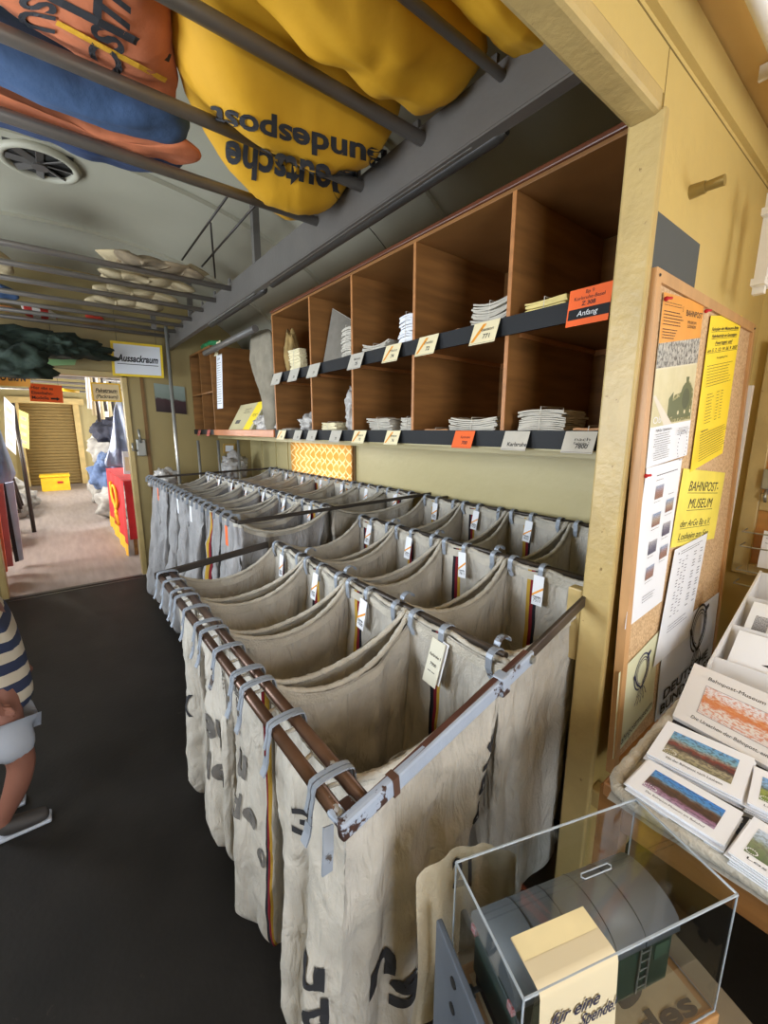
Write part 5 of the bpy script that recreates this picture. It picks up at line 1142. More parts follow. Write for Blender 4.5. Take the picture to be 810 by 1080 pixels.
# 6 post horn posters
def horn(S_, cx, cy, r, mt_, th=.008):
    def st(pts, tk):
        for (x0, y0), (x1, y1) in zip(pts, pts[1:]):
            d = math.hypot(x1-x0, y1-y0) or 1e-6; nx, ny = -(y1-y0)/d*tk/2, (x1-x0)/d*tk/2; S_.quad([(x0-nx, y0-ny), (x1-nx, y1-ny), (x1+nx, y1+ny), (x0+nx, y0+ny)], mt_)
    for rr_, tk in ((1, .10), (.80, .06), (.66, .04)): st([(cx+r*rr_*.95*math.cos(a), cy+r*.25+r*rr_*math.sin(a)) for a in [math.pi*1.5*1.0+.25+k*2*math.pi*.92/28 for k in range(29)]], r*tk)
    st([(cx-r*.1, cy-r*.65), (cx-r*.6, cy-r*.2), (cx-r*.95, cy+r*.35)], r*.10); st([(cx+r*.1, cy-r*.65), (cx+r*.6, cy-r*.1), (cx+r*.75, cy+r*.8)], r*.09)
    S_.quad([(cx+r*.55, cy+r*.7), (cx+r*1.05, cy+r*.95), (cx+r*1.0, cy+r*1.1), (cx+r*.6, cy+r*1.05)], mt_); S_.quad([(cx-r*1.05, cy+r*.25), (cx-r*.85, cy+r*.32), (cx-r*.95, cy+r*.55), (cx-r*1.15, cy+r*.5)], mt_)
    for k, a in enumerate((-.7, -.35, 0, .35, .7)):
        x, y = cx+r*a*.4, cy-r*.75; dx, dy = math.sin(a)*r, -math.cos(a)*r; st([(x, y), (x+dx*.35, y+dy*.35), (x+dx*.28+r*.08, y+dy*.42), (x+dx*.62, y+dy*.78)], r*.055)
        S_.quad([(x+dx*.58-r*.07, y+dy*.72), (x+dx*.58+r*.07, y+dy*.72), (x+dx*.75, y+dy*.95)], mt_)
    S_.rect(cx-r*.2, cy-r*.75, r*.4, r*.16, mt_)
S_ = post((646, 801), (688, 747), (653, 710), mat('pale_green_paper', s(214, 214, 180), .5, var=.03), 0); w, h = S_.w, S_.h
horn(S_, w*.58, h*.66, h*.20, blueink); S_.text('Bahnpostmuseum', w*.10, h*.07, h*.09, ink, w=w*.84, bold=.0, slope=.0)
S_.build('post_horn_poster', label='pale green poster with a post horn reading Bahnpostmuseum low on the cork board', cat='poster')
S_ = post((691, 765), (728, 706), (703, 672), mat('bluish_paper', s(206, 210, 220), .6, var=.03), 1); w, h = S_.w, S_.h
pq = BP(690, 770, -.0026); S_ = Sheet(pq, (1, 0, 0), (0, KT, 1), bx1-fw-.004-pq.x, BP(742, 636).z-pq.z, mat('bluish_paper', s(206, 210, 220), .6, var=.03)); w, h = S_.w, S_.h
horn(S_, w*.62, h*.68, h*.26, ink); S_.text('DEUTSCHE', w*.08, h*.27, h*.10, ink, w=w*.80, bold=.02); S_.text('BUNDESPOST', w*.05, h*.13, h*.10, ink, w=w*.9, bold=.02)
S_.build('deutsche_bundespost_poster', label='bluish white poster with a post horn reading DEUTSCHE BUNDESPOST on the cork board', cat='poster')
for i, (x, y, lb) in enumerate([(703, 315, 'red pin at the top left of the brochure'), (745, 328, 'red pin at the top right of the brochure'), (681, 502, 'red pin at the top left of the white photograph sheet')]):
    p = BP(x, y, -.008); bm = new(); bmesh.ops.create_uvsphere(bm, u_segments=12, v_segments=8, radius=.006, matrix=Matrix.Translation(p)); tube(bm, [p+Vector((-.006, 0, 0)), p+Vector((.012, -.008, .002))], .0035, 8); obj('push_pin', bm, red_cloth, label=lb, cat='pin', group='red push pins on the cork board', smooth=True)
# grey panel above the board, door stop
a = at(692, 222, Y=YP-.004); b_ = at(737, 262, Y=YP-.004)
bm = new(); bx(bm, a.x, b_.x, YP-.006, YP-.0005, bz1-.05, (a.z+b_.z)/2+.005); obj('grey_plate', bm, mat('grey_felt_plate', s(78, 80, 78), .9, var=.06), label='dark grey square plate on the partition above the cork board', cat='plate')
p = at(728, 203, Y=YP); t = thing('door_stop', 'small brass door stop sticking out of the yellow partition', 'door stop', (p.x, YP, p.z))
bm = new(); bmesh.ops.create_cone(bm, cap_ends=True, segments=16, radius1=.017, radius2=.015, depth=.035, matrix=Matrix.Translation((p.x, YP-.0175, p.z)) @ Matrix.Rotation(math.pi/2, 4, 'X')); obj('collar', bm, mat('brass_paint', s(150, 128, 74), .35, metal=.4), t)
bm = new(); bmesh.ops.create_cone(bm, cap_ends=True, segments=16, radius1=.011, radius2=.013, depth=.05, matrix=Matrix.Translation((p.x, YP-.05, p.z)) @ Matrix.Rotation(math.pi/2, 4, 'X')); obj('pin', bm, mat('brass_paint', s(150, 128, 74)), t)
# white cable ducts
bm = new(); q = at(800, 280, Y=.43); bx(bm, q.x-.03, q.x-.005, .40, .43, 2.03, 2.32); bx(bm, q.x-.06, q.x+.02, .395, .43, 2.25, 2.27); bx(bm, q.x-.06, q.x+.02, .395, .43, 2.05, 2.07)
obj('cable_duct', bm, white_paint, label='short white cable duct in the corner right of the partition', cat='cable duct')
a = at(790, 407, Y=.475); b_ = at(745, 650, Y=.475)
bm = new(); bx(bm, bx1+.010, bx1+.035, .46, .495, .85, a.z); obj('white_strip', bm, white_paint, label='long white vertical plastic strip against the right edge of the cork board', cat='strip')
t = thing('ceiling_pipe', 'white round pipe with clips under the near ceiling at the top right', 'pipe', (1.5, .36, 2.5))
bm = new(); tube(bm, [(.6, .372, 2.515), (2.28, .372, 2.515)], .022, 16); obj('pipe', bm, white_paint, t)
for x in (1.22, 1.62):
    bm = new(); bx(bm, x, x+.012, .34, .44, 2.53, 2.565); tube(bm, [(x, .345, 2.54), (x, .35, 2.495), (x, .385, 2.488), (x, .40, 2.52)], .006, 8); obj('clip', bm, white_paint, t)
# right wall wooden window frame
t = thing('wooden_window_frame', 'varnished wooden window frame with a metal latch on the right wall', 'window frame', (2.250, .2, 1.0))
bm = new()
for y0, y1, z0, z1 in ((.40, .455, 1.0, 1.95), (-.3, .40, 2.250, 1.95), (-.3, .40, 1.28, 1.35), (-.3, .40, 1.0, 1.05)): bx(bm, 2.265, 2.3, y0, y1, z0, z1, bev=.004)
obj('frame', bm, cream_edge, t)
bm = new(); bx(bm, 2.285, 2.298, -.3, .40, 1.35, 1.90); bx(bm, 2.285, 2.298, -.3, .40, 1.05, 1.28); obj('board', bm, mat('varnished_wood', s(176, 122, 58), .35, var=.15, scale=4, stretch=(1, 1, 6)), t)
bm = new(); bx(bm, 2.240, 2.280, .36, .40, 1.37, 1.45, bev=.004); tube(bm, [(2.250, .38, 1.37), (2.230, .38, 1.34), (2.250, .38, 1.32)], .006, 8); obj('latch', bm, galv, t)
# wire rack with cards
t = thing('wire_card_rack', 'wire rack with postcards on the right wall', 'rack', (2.200, .3, 1.15))
for k, z in enumerate((1.14, 1.20, .98, 1.04)):
    bm = new(); tube(bm, [(2.250, .42, z), (2.170, .42, z), (2.170, -.1, z)], .003, 6); obj('wire', bm, galv, t)
S_ = Sheet((2.195, .36, 1.06), (.03, -1, 0), (.1, 0, 1), .22, .15, paper); S_.rect(.10, .02, .10, .05, picture('beach_card', [(0, s(120, 170, 170)), (.5, s(170, 200, 200)), (1, s(220, 160, 120))], 5)); S_.rect(.10, .085, .10, .04, mat('orange_card', s(220, 140, 90), .6)); S_.lines(.01, .12, .05, 2, .02, ink)
S_.build('postcard', label='postcard with a beach strip and orange strip standing in the wire rack', cat='postcard')
S_ = Sheet((2.200, .34, .95), (.03, -1, 0), (.1, 0, 1), .20, .08, paper); S_.lines(.02, .05, .1, 2, .02, fadeink); S_.build('postcard', label='white card low in the wire rack', cat='postcard')
# ---------------------------------------------------------------- postcard table
TZ = .855
tb = thing('display_table', 'wooden display table covered with a grey canvas sack beside the cork board', 'table', (1.4, 0, 0))
bm = new(); bx(bm, .87, 2.28, -.6, .33, TZ-.045, TZ-.012, bev=.004); obj('tabletop', bm, mat('table_wood', s(150, 104, 62), .45, var=.2, scale=4, stretch=(6, 1, 1)), tb)
for x, y in ((.92, -.55), (.92, .32), (2.2, -.55), (2.2, .32)):
    bm = new(); bx(bm, x-.025, x+.025, y-.025, y+.025, 0, TZ-.045); obj('leg', bm, woodm, tb)
bm = new(); bx(bm, .90, .92, -.5, .33, TZ-.13, TZ-.045); obj('apron', bm, woodm, tb)
bm = new(); q_ = at(628, 835, Y=.49); bx(bm, q_.x-.02, q_.x+.03, .44, YP, q_.z-.04, q_.z+.02, bev=.006); obj('wall_bracket', bm, cream_edge, label='small cream metal bracket on the post under the corner of the cork board', cat='bracket')
# canvas covering with padded seam edge
cc = thing('canvas_table_cover', 'grey canvas mail sack spread over the display table with a stitched seam edge', 'cloth', (1.3, .1, TZ-.012))
bm = new(); nx, ny = 60, 50
g = [[bm.verts.new((.845+1.42*i/nx, -.6+.91*j/ny, TZ+.004*noise.noise(Vector((i*.5, j*.5, 1)))+(.0 if i > 1 else -.012*(2-i)))) for j in range(ny+1)] for i in range(nx+1)]
for i in range(nx):
    for j in range(ny): bm.faces.new((g[i][j], g[i+1][j], g[i+1][j+1], g[i][j+1])).smooth = True
sk = mat('table_canvas', s(166, 160, 150), .95, var=.12, scale=8, bump=.5, bscale=90); obj('cover', bm, sk, cc)
bm = new(); e = [Vector((.852, -.6, TZ-.004)), Vector((.852, .26, TZ-.002)), Vector((.860, .295, TZ)), Vector((.89, .312, TZ)), Vector((1.2, .316, TZ)), Vector((1.6, .318, TZ)), Vector((2.27, .32, TZ))]
pts = []
for a, b_ in zip(e, e[1:]): pts += [a.lerp(b_, k/20) for k in range(20)]
sweep(bm, pts, circ(.014, 10), scale=lambda k: 1+.10*math.sin(k*260)); obj('seam_roll', bm, hemm, cc)
bm = new()
for k, (m0, x) in enumerate(((0, 1.145), (1, 1.165), (2, 1.185))): bx(bm, x+.03, x+.05, -.6, .310, TZ+.004, TZ+.007, mi=m0)
obj('woven_stripe', bm, [black_cloth, mat('woven_red', s(170, 40, 56), .9), gold_cloth], cc)
bm = new()
def fn1(x, y): return Vector((.94+.07*y, .10-.30*x, TZ+.006))
for i, (yy, rx) in enumerate(((.10, .018), (.055, .016), (.02, .018))): bmesh.ops.create_cone(bm, cap_ends=True, segments=16, radius1=rx, radius2=rx, depth=.002, matrix=Matrix.Translation((.975-.02*i, .10, TZ+.006)) @ Matrix.Scale(.7, 4, (1, 0, 0)))
obj('printed_mark', bm, ink, cc)
def cards(px, base_z, n, pic, lab, cap, name='postcard_stack', seed=1, flip=False):
    """stack of greeting cards: bl, br, tl in px on the top card"""
    zt = base_z+n*.0045; a, b_, c_ = [at(*p, Z=zt) for p in px]; ex = (b_-a).normalized(); ey = (c_-a).normalized(); w, h = (b_-a).length, (c_-a).length
    ey = (ey-ex*ey.dot(ex)).normalized(); r = R(seed); t = thing(name, lab, 'postcards', (a+b_)/2, 'postcard stacks on the display table')
    for k in range(n-1):
        o_ = ex*r.uniform(-.005, .005)+ey*r.uniform(-.004, .004); S2 = Sheet(Vector((a.x, a.y, base_z+.0045*(k+.9)))+o_, ex, ey, w, h, paper, .0025); S2.build('card', t)
    S2 = Sheet(Vector((a.x, a.y, zt)), ex, ey, w, h, paper, .0025); S2.rect(w*.13, h*.20, w*.74, h*.60, pic)
    S2.text(cap, w*.5, h*.09, h*.05, ink, w=w*.6, align='c'); 
    for k in range(16): S2.rect(w*.20+w*.07*math.cos(k*.4), h*.26+h*.05*math.sin(k*.4), .002, .002, paper)
    S2.build('top_card', t); return t
T0 = TZ+.007
picA = picture('steam_train_card', [(0, s(130, 126, 96)), (.22, s(168, 160, 134)), (.36, s(70, 56, 58)), (.5, s(128, 56, 52)), (.62, s(150, 140, 130)), (.72, s(120, 170, 190)), (1, s(96, 158, 216))], 7, s(60, 60, 64), .6, .15)
picB = picture('night_train_card', [(0, s(170, 150, 176)), (.18, s(150, 110, 140)), (.3, s(70, 52, 46)), (.55, s(92, 66, 50)), (.62, s(110, 120, 130)), (.7, s(80, 140, 196)), (1, s(60, 130, 210))], 6, s(44, 40, 48), .5, .12)
picC = picture('meadow_card', [(0, s(100, 130, 60)), (.4, s(150, 160, 80)), (.55, s(90, 110, 120)), (.7, s(140, 180, 220)), (1, s(110, 160, 220))], 5, s(70, 80, 60), .5, .15)
cards([(682, 794), (782, 844), (709, 762)], T0, 5, picA, 'upper stack of postcards showing a steam train under a blue sky', 'Mit der Bahnpost nach Losheim', seed=2)
cards([(660, 826), (764, 892), (680, 798)], T0, 5, picB, 'lower stack of postcards showing a train at dusk under a deep blue sky', 'Das Bahnpost-Museum am Bahnhof', seed=3)
cards([(788, 846), (880, 890), (796, 808)], T0, 5, picC, 'stack of postcards with a green meadow cut off at the right edge', 'Losheim am See', seed=4)
cards([(768, 898), (860, 960), (790, 858)], T0, 6, picture('tower_card', [(0, s(90, 110, 70)), (.5, s(130, 140, 110)), (.7, s(170, 190, 210)), (1, s(190, 205, 225))], 5, s(100, 100, 90), .5), 'stack of postcards with a tower at the lower right corner of the table', 'Losheim', seed=5)
# big envelope card leaning on the white box
a = at(709, 758, Z=T0+.004); b_ = a+Vector((-.045, -.30, 0))
S_ = Sheet(a+Vector((0, 0, .010)), b_-a, (1, .1, .30), .36, .22, cardw, .012); w, h = S_.w, S_.h
S_.text('Bahnpost-Museum Losheim', w*.38, h*.80, h*.06, ink, w=w*.52, align='c', shear=.1); S_.rect(w*.12, h*.22, w*.50, h*.48, mat('thin_grey_line', s(150, 146, 150), .7)); S_.rect(w*.125, h*.23, w*.49, h*.46, picture('museum_building', [(0, s(206, 196, 196)), (.3, s(214, 206, 200)), (.45, s(196, 120, 80)), (.6, s(206, 140, 96)), (.75, s(214, 208, 210)), (1, s(216, 214, 220))], 9, s(196, 110, 66), .7, .25)); S_.text('Die Ursachen der Bahnpost, eine Collage', w*.38, h*.10, h*.05, ink, w=w*.56, align='c', shear=.2)
S_.build('museum_envelope', label='large white envelope with an orange printed museum building resting on the table', cat='envelope')
# white organiser box with compartments
ob = thing('card_organiser', 'white cardboard organiser box with stepped compartments of cards', 'box', (1.68, .2, T0))
X0, X1, Y0, Y1 = 1.48, 1.98, -.12, .315
bm = new(); bx(bm, X0, X1, Y0, Y1, T0+.001, T0+.005); obj('box_bottom', bm, cardw, ob)
def wedge(y0, y1, m_=cardw):
    bm = new(); v = [(X0, T0+.003), (X1, T0+.003), (X1, T0+.24), (X0, T0+.05)]
    f0 = [bm.verts.new((x, y0, z)) for x, z in v]; f1 = [bm.verts.new((x, y1, z)) for x, z in v]; bm.faces.new(f0); bm.faces.new(f1[::-1])
    for i in range(4): bm.faces.new((f0[i], f0[(i+1) % 4], f1[(i+1) % 4], f1[i]))
    obj('side_wall', bm, m_, ob)
wedge(Y1-.006, Y1); wedge(Y0, Y0+.006)
bm = new(); bx(bm, X1-.006, X1, Y0, Y1, T0+.003, T0+.235); obj('back_wall', bm, cardw, ob)
for x, z in ((X0, .06), (X0+.15, .12), (X0+.29, .18)):
    bm = new(); box(bm, (x+.03, (Y0+Y1)/2, T0+z/2+.005), (.005, Y1-Y0-.012, z), rot=Matrix.Rotation(.35, 3, 'Y')); obj('divider', bm, cardw, ob)
for k, (x, z0, lb, pc) in enumerate([(X0+.05, .03, 'white card with a dark arrow picture in the front compartment of the organiser', 0), (X0+.19, .09, 'white card with a small engine drawing in the middle compartment of the organiser', 1), (X0+.18, .10, 'plain white envelope overlapping the engine card in the organiser', 2)]):
    S_ = Sheet((x, Y1-.03-(.07 if k == 2 else 0), T0+z0), (0, -1, 0), (.75, 0, .55), .30, .15, paper); w, h = S_.w, S_.h
    if pc == 0: S_.quad([(w*.25, h*.35), (w*.75, h*.2), (w*.72, h*.38), (w*.4, h*.48)], black_cloth); S_.quad([(w*.36, h*.36), (w*.7, h*.25), (w*.68, h*.30)], mat('teal_print', s(110, 140, 140), .5)); S_.rect(w*.3, h*.75, w*.06, .004, ink)
    elif pc == 1: S_.rect(w*.06, h*.15, w*.12, h*.5, picture('engine_drawing', [(0, s(90, 90, 96)), (1, s(190, 190, 196))], 9, s(40, 40, 44), .7)); 
    else: S_.lines(w*.1, h*.9, w*.3, 1, .01, fadeink, th=.0015); S_.rect(w*.35, h*.06, w*.12, h*.12, fadeink)
    S_.build('note_card', label=lb, cat='card')
# ---------------------------------------------------------------- acrylic donation box with model wagon
A = Vector((.465, .393, 0)); Bv = Vector((.846, .258, 0)); ex = (Bv-A).normalized(); ey = Vector((ex.y, -ex.x, 0)); LX, LY, ZTp, ZBt = .405, .187, .87, .622
def L3(x, y, z): return A+ex*x+ey*y+Vector((0, 0, z))
rotb = Matrix((ex, -ey, Vector((0, 0, 1)))).transposed()
def lb(bm, x0, x1, y0, y1, z0, z1, mi=0, bev=0):
    box(bm, L3((x0+x1)/2, (y0+y1)/2, (z0+z1)/2), (x1-x0, y1-y0, z1-z0), mi, rotb, bev)
db = thing('donation_box', 'clear acrylic donation box with a coin slot standing on a metal stool in the foreground', 'donation box', L3(LX/2, LY/2, ZBt))
T = .004
def apanel(name, x0, x1, y0, y1, z0, z1):
    bm = new(); lb(bm, x0, x1, y0, y1, z0, z1); obj(name, bm, acryl, db)
apanel('front_panel', 0, LX, LY-T, LY, ZBt, ZTp-T); apanel('back_panel', 0, LX, 0, T, ZBt, ZTp-T); apanel('side_panel', 0, T, T, LY-T, ZBt, ZTp-T); apanel('side_panel', LX-T, LX, T, LY-T, ZBt, ZTp-T)
sx0, sx1, sy0, sy1 = .19, .245, .083, .092
bm = new(); lb(bm, 0, LX, 0, sy0, ZTp-T, ZTp); lb(bm, 0, LX, sy1, LY, ZTp-T, ZTp); lb(bm, 0, sx0, sy0, sy1, ZTp-T, ZTp); lb(bm, sx1, LX, sy0, sy1, ZTp-T, ZTp); obj('top_panel', bm, acryl, db)
bm = new(); e_ = .0022
for y in (0, LY): tube(bm, [L3(0, y, ZTp), L3(LX, y, ZTp)], e_, 6)
for x in (0, LX): tube(bm, [L3(x, 0, ZTp), L3(x, LY, ZTp)], e_, 6); [tube(bm, [L3(x, y, ZBt), L3(x, y, ZTp)], e_*.7, 6) for y in (0, LY)]
tube(bm, [L3(0, LY, ZBt+.002), L3(LX, LY, ZBt+.002)], e_*.7, 6); tube(bm, [L3(0, 0, ZBt+.002), L3(0, LY, ZBt+.002)], e_*.7, 6); tube(bm, [L3(LX, 0, ZBt+.002), L3(LX, LY, ZBt+.002)], e_*.7, 6)
obj('polished_edges', bm, acryl_edge, db)
bm = new(); sl = [L3(x, y, ZTp+.001) for x, y in ((sx0, sy0), (sx1, sy0), (sx1+.004, (sy0+sy1)/2), (sx1, sy1), (sx0, sy1), (sx0-.004, (sy0+sy1)/2), (sx0, sy0))]; tube(bm, sl, .0012, 6); obj('slot_rim', bm, acryl_edge, db)
bm = new(); lb(bm, -.006, LX+.006, -.006, LY+.006, ZBt-.022, ZBt-.001, bev=.002); obj('base_board', bm, mat('base_wood', s(176, 132, 84), .5, var=.12, scale=5), db)
# wagon
wg = thing('model_wagon', 'dark green model railway van with a grey barrel roof inside the acrylic box', 'model wagon', L3(.17, .09, ZBt))
w0, w1, v0, v1 = .022, .33, .035, .150; zf0, zf1 = ZBt+.055, ZBt+.165
bm = new(); lb(bm, w0, w1, v0, v1, zf0, zf1, bev=.002); obj('wagon_body', bm, green_car, wg)
bm = new(); K = 14; prof = []
for k in range(K+1):
    a = math.pi*k/K; prof.append(((v0+v1)/2-math.cos(a)*((v1-v0)/2+.006), zf1-.002+.042*math.sin(a)**.8))
fA = [bm.verts.new(L3(w0-.006, y, z)) for y, z in prof]; fB = [bm.verts.new(L3(w1+.006, y, z)) for y, z in prof]
for k in range(K): bm.faces.new((fA[k], fA[k+1], fB[k+1], fB[k])).smooth = True
bm.faces.new(fA); bm.faces.new(fB[::-1]); bm.faces.new((fA[0], fB[0], fB[-1], fA[-1])); obj('barrel_roof', bm, roof_grey, wg)
for x in (w0+.06, w0+.12, w0+.18, w0+.24):
    bm = new(); tube(bm, [L3(x, y, z+.0004) for y, z in prof], .0009, 6); obj('roof_seam', bm, mat('roof_seam_dark', s(60, 64, 68), .5), wg)
bm = new(); lb(bm, w0, w1, v0+.01, v1-.01, ZBt+.040, ZBt+.056); obj('underframe', bm, rubber, wg)
for x in (w0+.06, w1-.06):
    for y in (v0+.012, v1-.018):
        bm = new(); bmesh.ops.create_cone(bm, cap_ends=True, segments=24, radius1=.024, radius2=.024, depth=.008, matrix=Matrix.Translation(L3(x, y+.003, ZBt+.026)) @ rotb.to_4x4() @ Matrix.Rotation(math.pi/2, 4, 'X')); obj('wheel', bm, rubber, wg)
for y in (v0+.025, v1-.025):
    for x, sg in ((w0, -1), (w1, 1)):
        bm = new(); tube(bm, [L3(x, y, ZBt+.052), L3(x+sg*.014, y, ZBt+.052)], .004, 8); tube(bm, [L3(x+sg*.014, y, ZBt+.052), L3(x+sg*.017, y, ZBt+.052)], .009, 12); obj('buffer', bm, rubber, wg)
for y in (v0+.006, v1-.006):
    bm = new(); lb(bm, w0-.008, w0-.001, y-.006, y+.006, zf1-.02, zf1-.006); obj('tail_lamp', bm, mat('white_red_lamp', s(220, 200, 200), .4, col2=s(190, 50, 50), scale=200), wg)
bm = new()
for x in (w0+.235, w0+.255): tube(bm, [L3(x, v1+.003, zf0+.01), L3(x, v1+.003, zf1-.01)], .0015, 6)
for k in range(5): tube(bm, [L3(w0+.235, v1+.003, zf0+.02+.018*k), L3(w0+.255, v1+.003, zf0+.02+.018*k)], .001, 6)
obj('ladder', bm, galv, wg)
for k, x in enumerate((w0+.03, w0+.27)):
    bm = new(); lb(bm, x, x+.03, v1, v1+.001, zf1-.05, zf1-.02); obj('hatch', bm, mat('hatch_green', s(60, 84, 66), .4), wg)
S_ = Sheet(L3(w0+.10, v1+.0015, zf0+.03), ex, (0, 0, 1), .06, .03, green_car, .0005); S_.lines(.004, .02, .05, 3, .006, cardw, th=.0016); S_.build('lettering_plate', wg)
# printed cloth lying under the wagon
bm = new(); g = [[bm.verts.new(L3(.03+.36*i/20, .012+.165*j/8, ZBt+.0015+.0008*math.sin(i*1.3+j))) for j in range(9)] for i in range(21)]
for i in range(20):
    for j in range(8): bm.faces.new((g[i][j], g[i+1][j], g[i+1][j+1], g[i][j+1]))
put_text(bm, 'Bundes', lambda x, y: L3(.12+.26*x, .180-.030*y, ZBt+.0034), 1, .03)
obj('printed_cloth', bm, [mat('printed_canvas', s(186, 166, 130), .9), ink], label='printed canvas strip lying under the model wagon in the box', cat='cloth')
# paper note folded over the edge
nx0, nx1 = None, None
n0 = [Vector((.452, .264, 0)), Vector((.569, .225, 0)), Vector((.547, .158, 0)), Vector((.416, .190, 0))]
def toL(p): d = p-A; return d.dot(ex), d.dot(ey)
la = [toL(p) for p in n0]
xa_, xb_ = (la[0][0]+la[3][0])/2-.004, (la[1][0]+la[2][0])/2
yt = (la[0][1]+la[1][1])/2
nt_ = thing('donation_note', 'cream paper note handwritten fuer eine Spende folded over the edge of the acrylic box', 'note', L3((xa_+xb_)/2, LY, ZTp-.1)); nt_['label'] = 'cream paper note handwritten für eine Spende folded over the edge of the acrylic box'
notem = mat('note_paper', s(206, 192, 160), .75, var=.03)
bm = new(); pr = [(yt, ZTp+.002), (LY-.01, ZTp+.003), (LY+.002, ZTp+.0015), (LY+.0045, ZTp-.006), (LY+.008, ZTp-.06), (LY+.014, ZTp-.135)]
ra = [bm.verts.new(L3(xa_, y, z)) for y, z in pr]; rb = [bm.verts.new(L3(xb_, y, z)) for y, z in pr]
for i in range(len(pr)-1): bm.faces.new((ra[i], rb[i], rb[i+1], ra[i+1])).smooth = i not in (0,)
def nf(x0, x1, z0, z1): return lambda x, y: L3(x0+(x1-x0)*x, LY+.0062+(ZTp-(z0+(z1-z0)*y))*.072, z0+(z1-z0)*y)
ww = xb_-xa_
put_text(bm, 'für eine', nf(xa_+ww*.12, xa_+ww*.76, ZTp-.055, ZTp-.035), 1, .02, .4); put_text(bm, 'Spende!', nf(xa_+ww*.50, xa_+ww*1.0, ZTp-.080, ZTp-.060), 1, .02, .4)
obj('note_sheet', bm, [notem, mat('pen_ink', s(44, 40, 60), .7)], nt_)
bm = new(); zz = ZTp+.0036; poly(bm, [L3(xa_+.001, yt, zz), L3(xb_-.001, yt, zz), L3(xb_-.001, yt+.03, zz), L3(xa_+.001, yt+.03, zz)]); obj('glued_flap', bm, mat('note_flap', s(222, 206, 160), .75), nt_)
# metal stool under the box
st = thing('metal_stool', 'grey-blue perforated metal stand under the acrylic box', 'stand', L3(.19, .1, 0))
stm = mat('stand_metal', s(92, 100, 112), .45, metal=.3, var=.1, scale=10)
bm = new(); lb(bm, -.015, .47, -.04, .26, ZBt-.035, ZBt-.0235, bev=.003); obj('stand_top', bm, mat('stand_board', s(150, 136, 112), .8, var=.15, scale=8), st)
bm = new(); lb(bm, -.030, -.018, -.01, .26, .05, ZBt+.125, bev=.003); obj('side_plate', bm, stm, st)
for k in range(4):
    bm = new(); bmesh.ops.create_cone(bm, cap_ends=True, segments=16, radius1=.008, radius2=.008, depth=.003, matrix=Matrix.Translation(L3(-.031, .06, ZBt+.09-.055*k)) @ rotb.to_4x4() @ Matrix.Rotation(math.pi/2, 4, 'Y')); obj('punched_hole', bm, rubber, st)
for x, y in ((0, -.03), (.45, -.03), (0, .24), (.45, .24)):
    bm = new(); lb(bm, x-.012, x+.012, y-.012, y+.012, 0, ZBt-.035); obj('leg', bm, stm, st)
# canvas sack draped behind the box with a number
t = thing('draped_sack', 'cream canvas sack marked 21 draped over the stand behind the acrylic box', 'sack', L3(.0, -.03, .4))
bm = new(); NX, NY = 24, 16
def dp(i, j):
    x = -.05+.22*i/NX; z = ZBt+.205-.42*(j/NY) - .0006*(abs(i-10))**1.8; return L3(x, -.042-.004*math.sin(i*.9)-.015*(j/NY)-.012*math.cos(j*.4), z)
g = [[bm.verts.new(dp(i, j)) for j in range(NY+1)] for i in range(NX+1)]
for i in range(NX):
    for j in range(NY): bm.faces.new((g[i][j], g[i+1][j], g[i+1][j+1], g[i][j+1])).smooth = True
put_text(bm, '21', lambda x, y: dp(8+4*x, 3-2.2*y)+ey*.004, 1, .03)
obj('sack_cloth', bm, [mat('pale_canvas', s(196, 184, 160), .95, var=.1, bump=.3, bscale=120), ink], t)
# ---------------------------------------------------------------- the child at the left edge
def skin_mesh(joints, edges, lv=2):
    me = bpy.data.meshes.new('tmp'); me.from_pydata([j[0] for j in joints], edges, []); o = bpy.data.objects.new('tmp', me); COL.objects.link(o)
    md = o.modifiers.new('s', 'SKIN'); md.use_smooth_shade = True; sb = o.modifiers.new('u', 'SUBSURF'); sb.levels = lv; sb.render_levels = lv
    for v, j in zip(me.skin_vertices[0].data, joints): v.radius = (j[1], j[2] if len(j) > 2 else j[1]); v.use_root = False
    me.skin_vertices[0].data[0].use_root = True
    dg = bpy.context.evaluated_depsgraph_get(); dg.update(); m2 = bpy.data.meshes.new_from_object(o.evaluated_get(dg)); bpy.data.objects.remove(o); return m2
cx, cy = -.29, 2.12
pn = thing('person', 'person in a blue and beige striped shirt and pale shorts walking at the left edge', 'person', (cx, cy, 0))
J = [((cx, cy, .56), .10, .085), ((cx, cy, .70), .095, .08), ((cx-.02, cy, .86), .11, .085), ((cx-.03, cy, .96), .06), ((cx-.06, cy, 1.03), .038), ((cx-.09, cy, 1.12), .07, .075), ((cx-.09, cy, 1.19), .06, .065),
     ((cx, cy-.075, .50), .075), ((cx+.05, cy-.08, .30), .050), ((cx+.02, cy-.085, .20), .046), ((cx-.04, cy-.085, .075), .028), ((cx-.03, cy-.085, .035), .028), ((cx+.04, cy-.085, .025), .024),
     ((cx, cy+.075, .50), .075), ((cx-.06, cy+.08, .30), .050), ((cx-.10, cy+.085, .18), .046), ((cx-.15, cy+.085, .07), .028), ((cx-.12, cy+.085, .035), .028), ((cx-.03, cy+.085, .025), .024),
     ((cx+.0, cy-.14, .90), .042), ((cx-.02, cy-.17, .74), .034), ((cx+.0, cy-.17, .62), .026), ((cx+.02, cy-.17, .58), .022),
     ((cx+.0, cy+.14, .90), .042), ((cx-.03, cy+.17, .74), .034), ((cx+.03, cy+.17, .62), .026), ((cx+.06, cy+.17, .58), .022)]
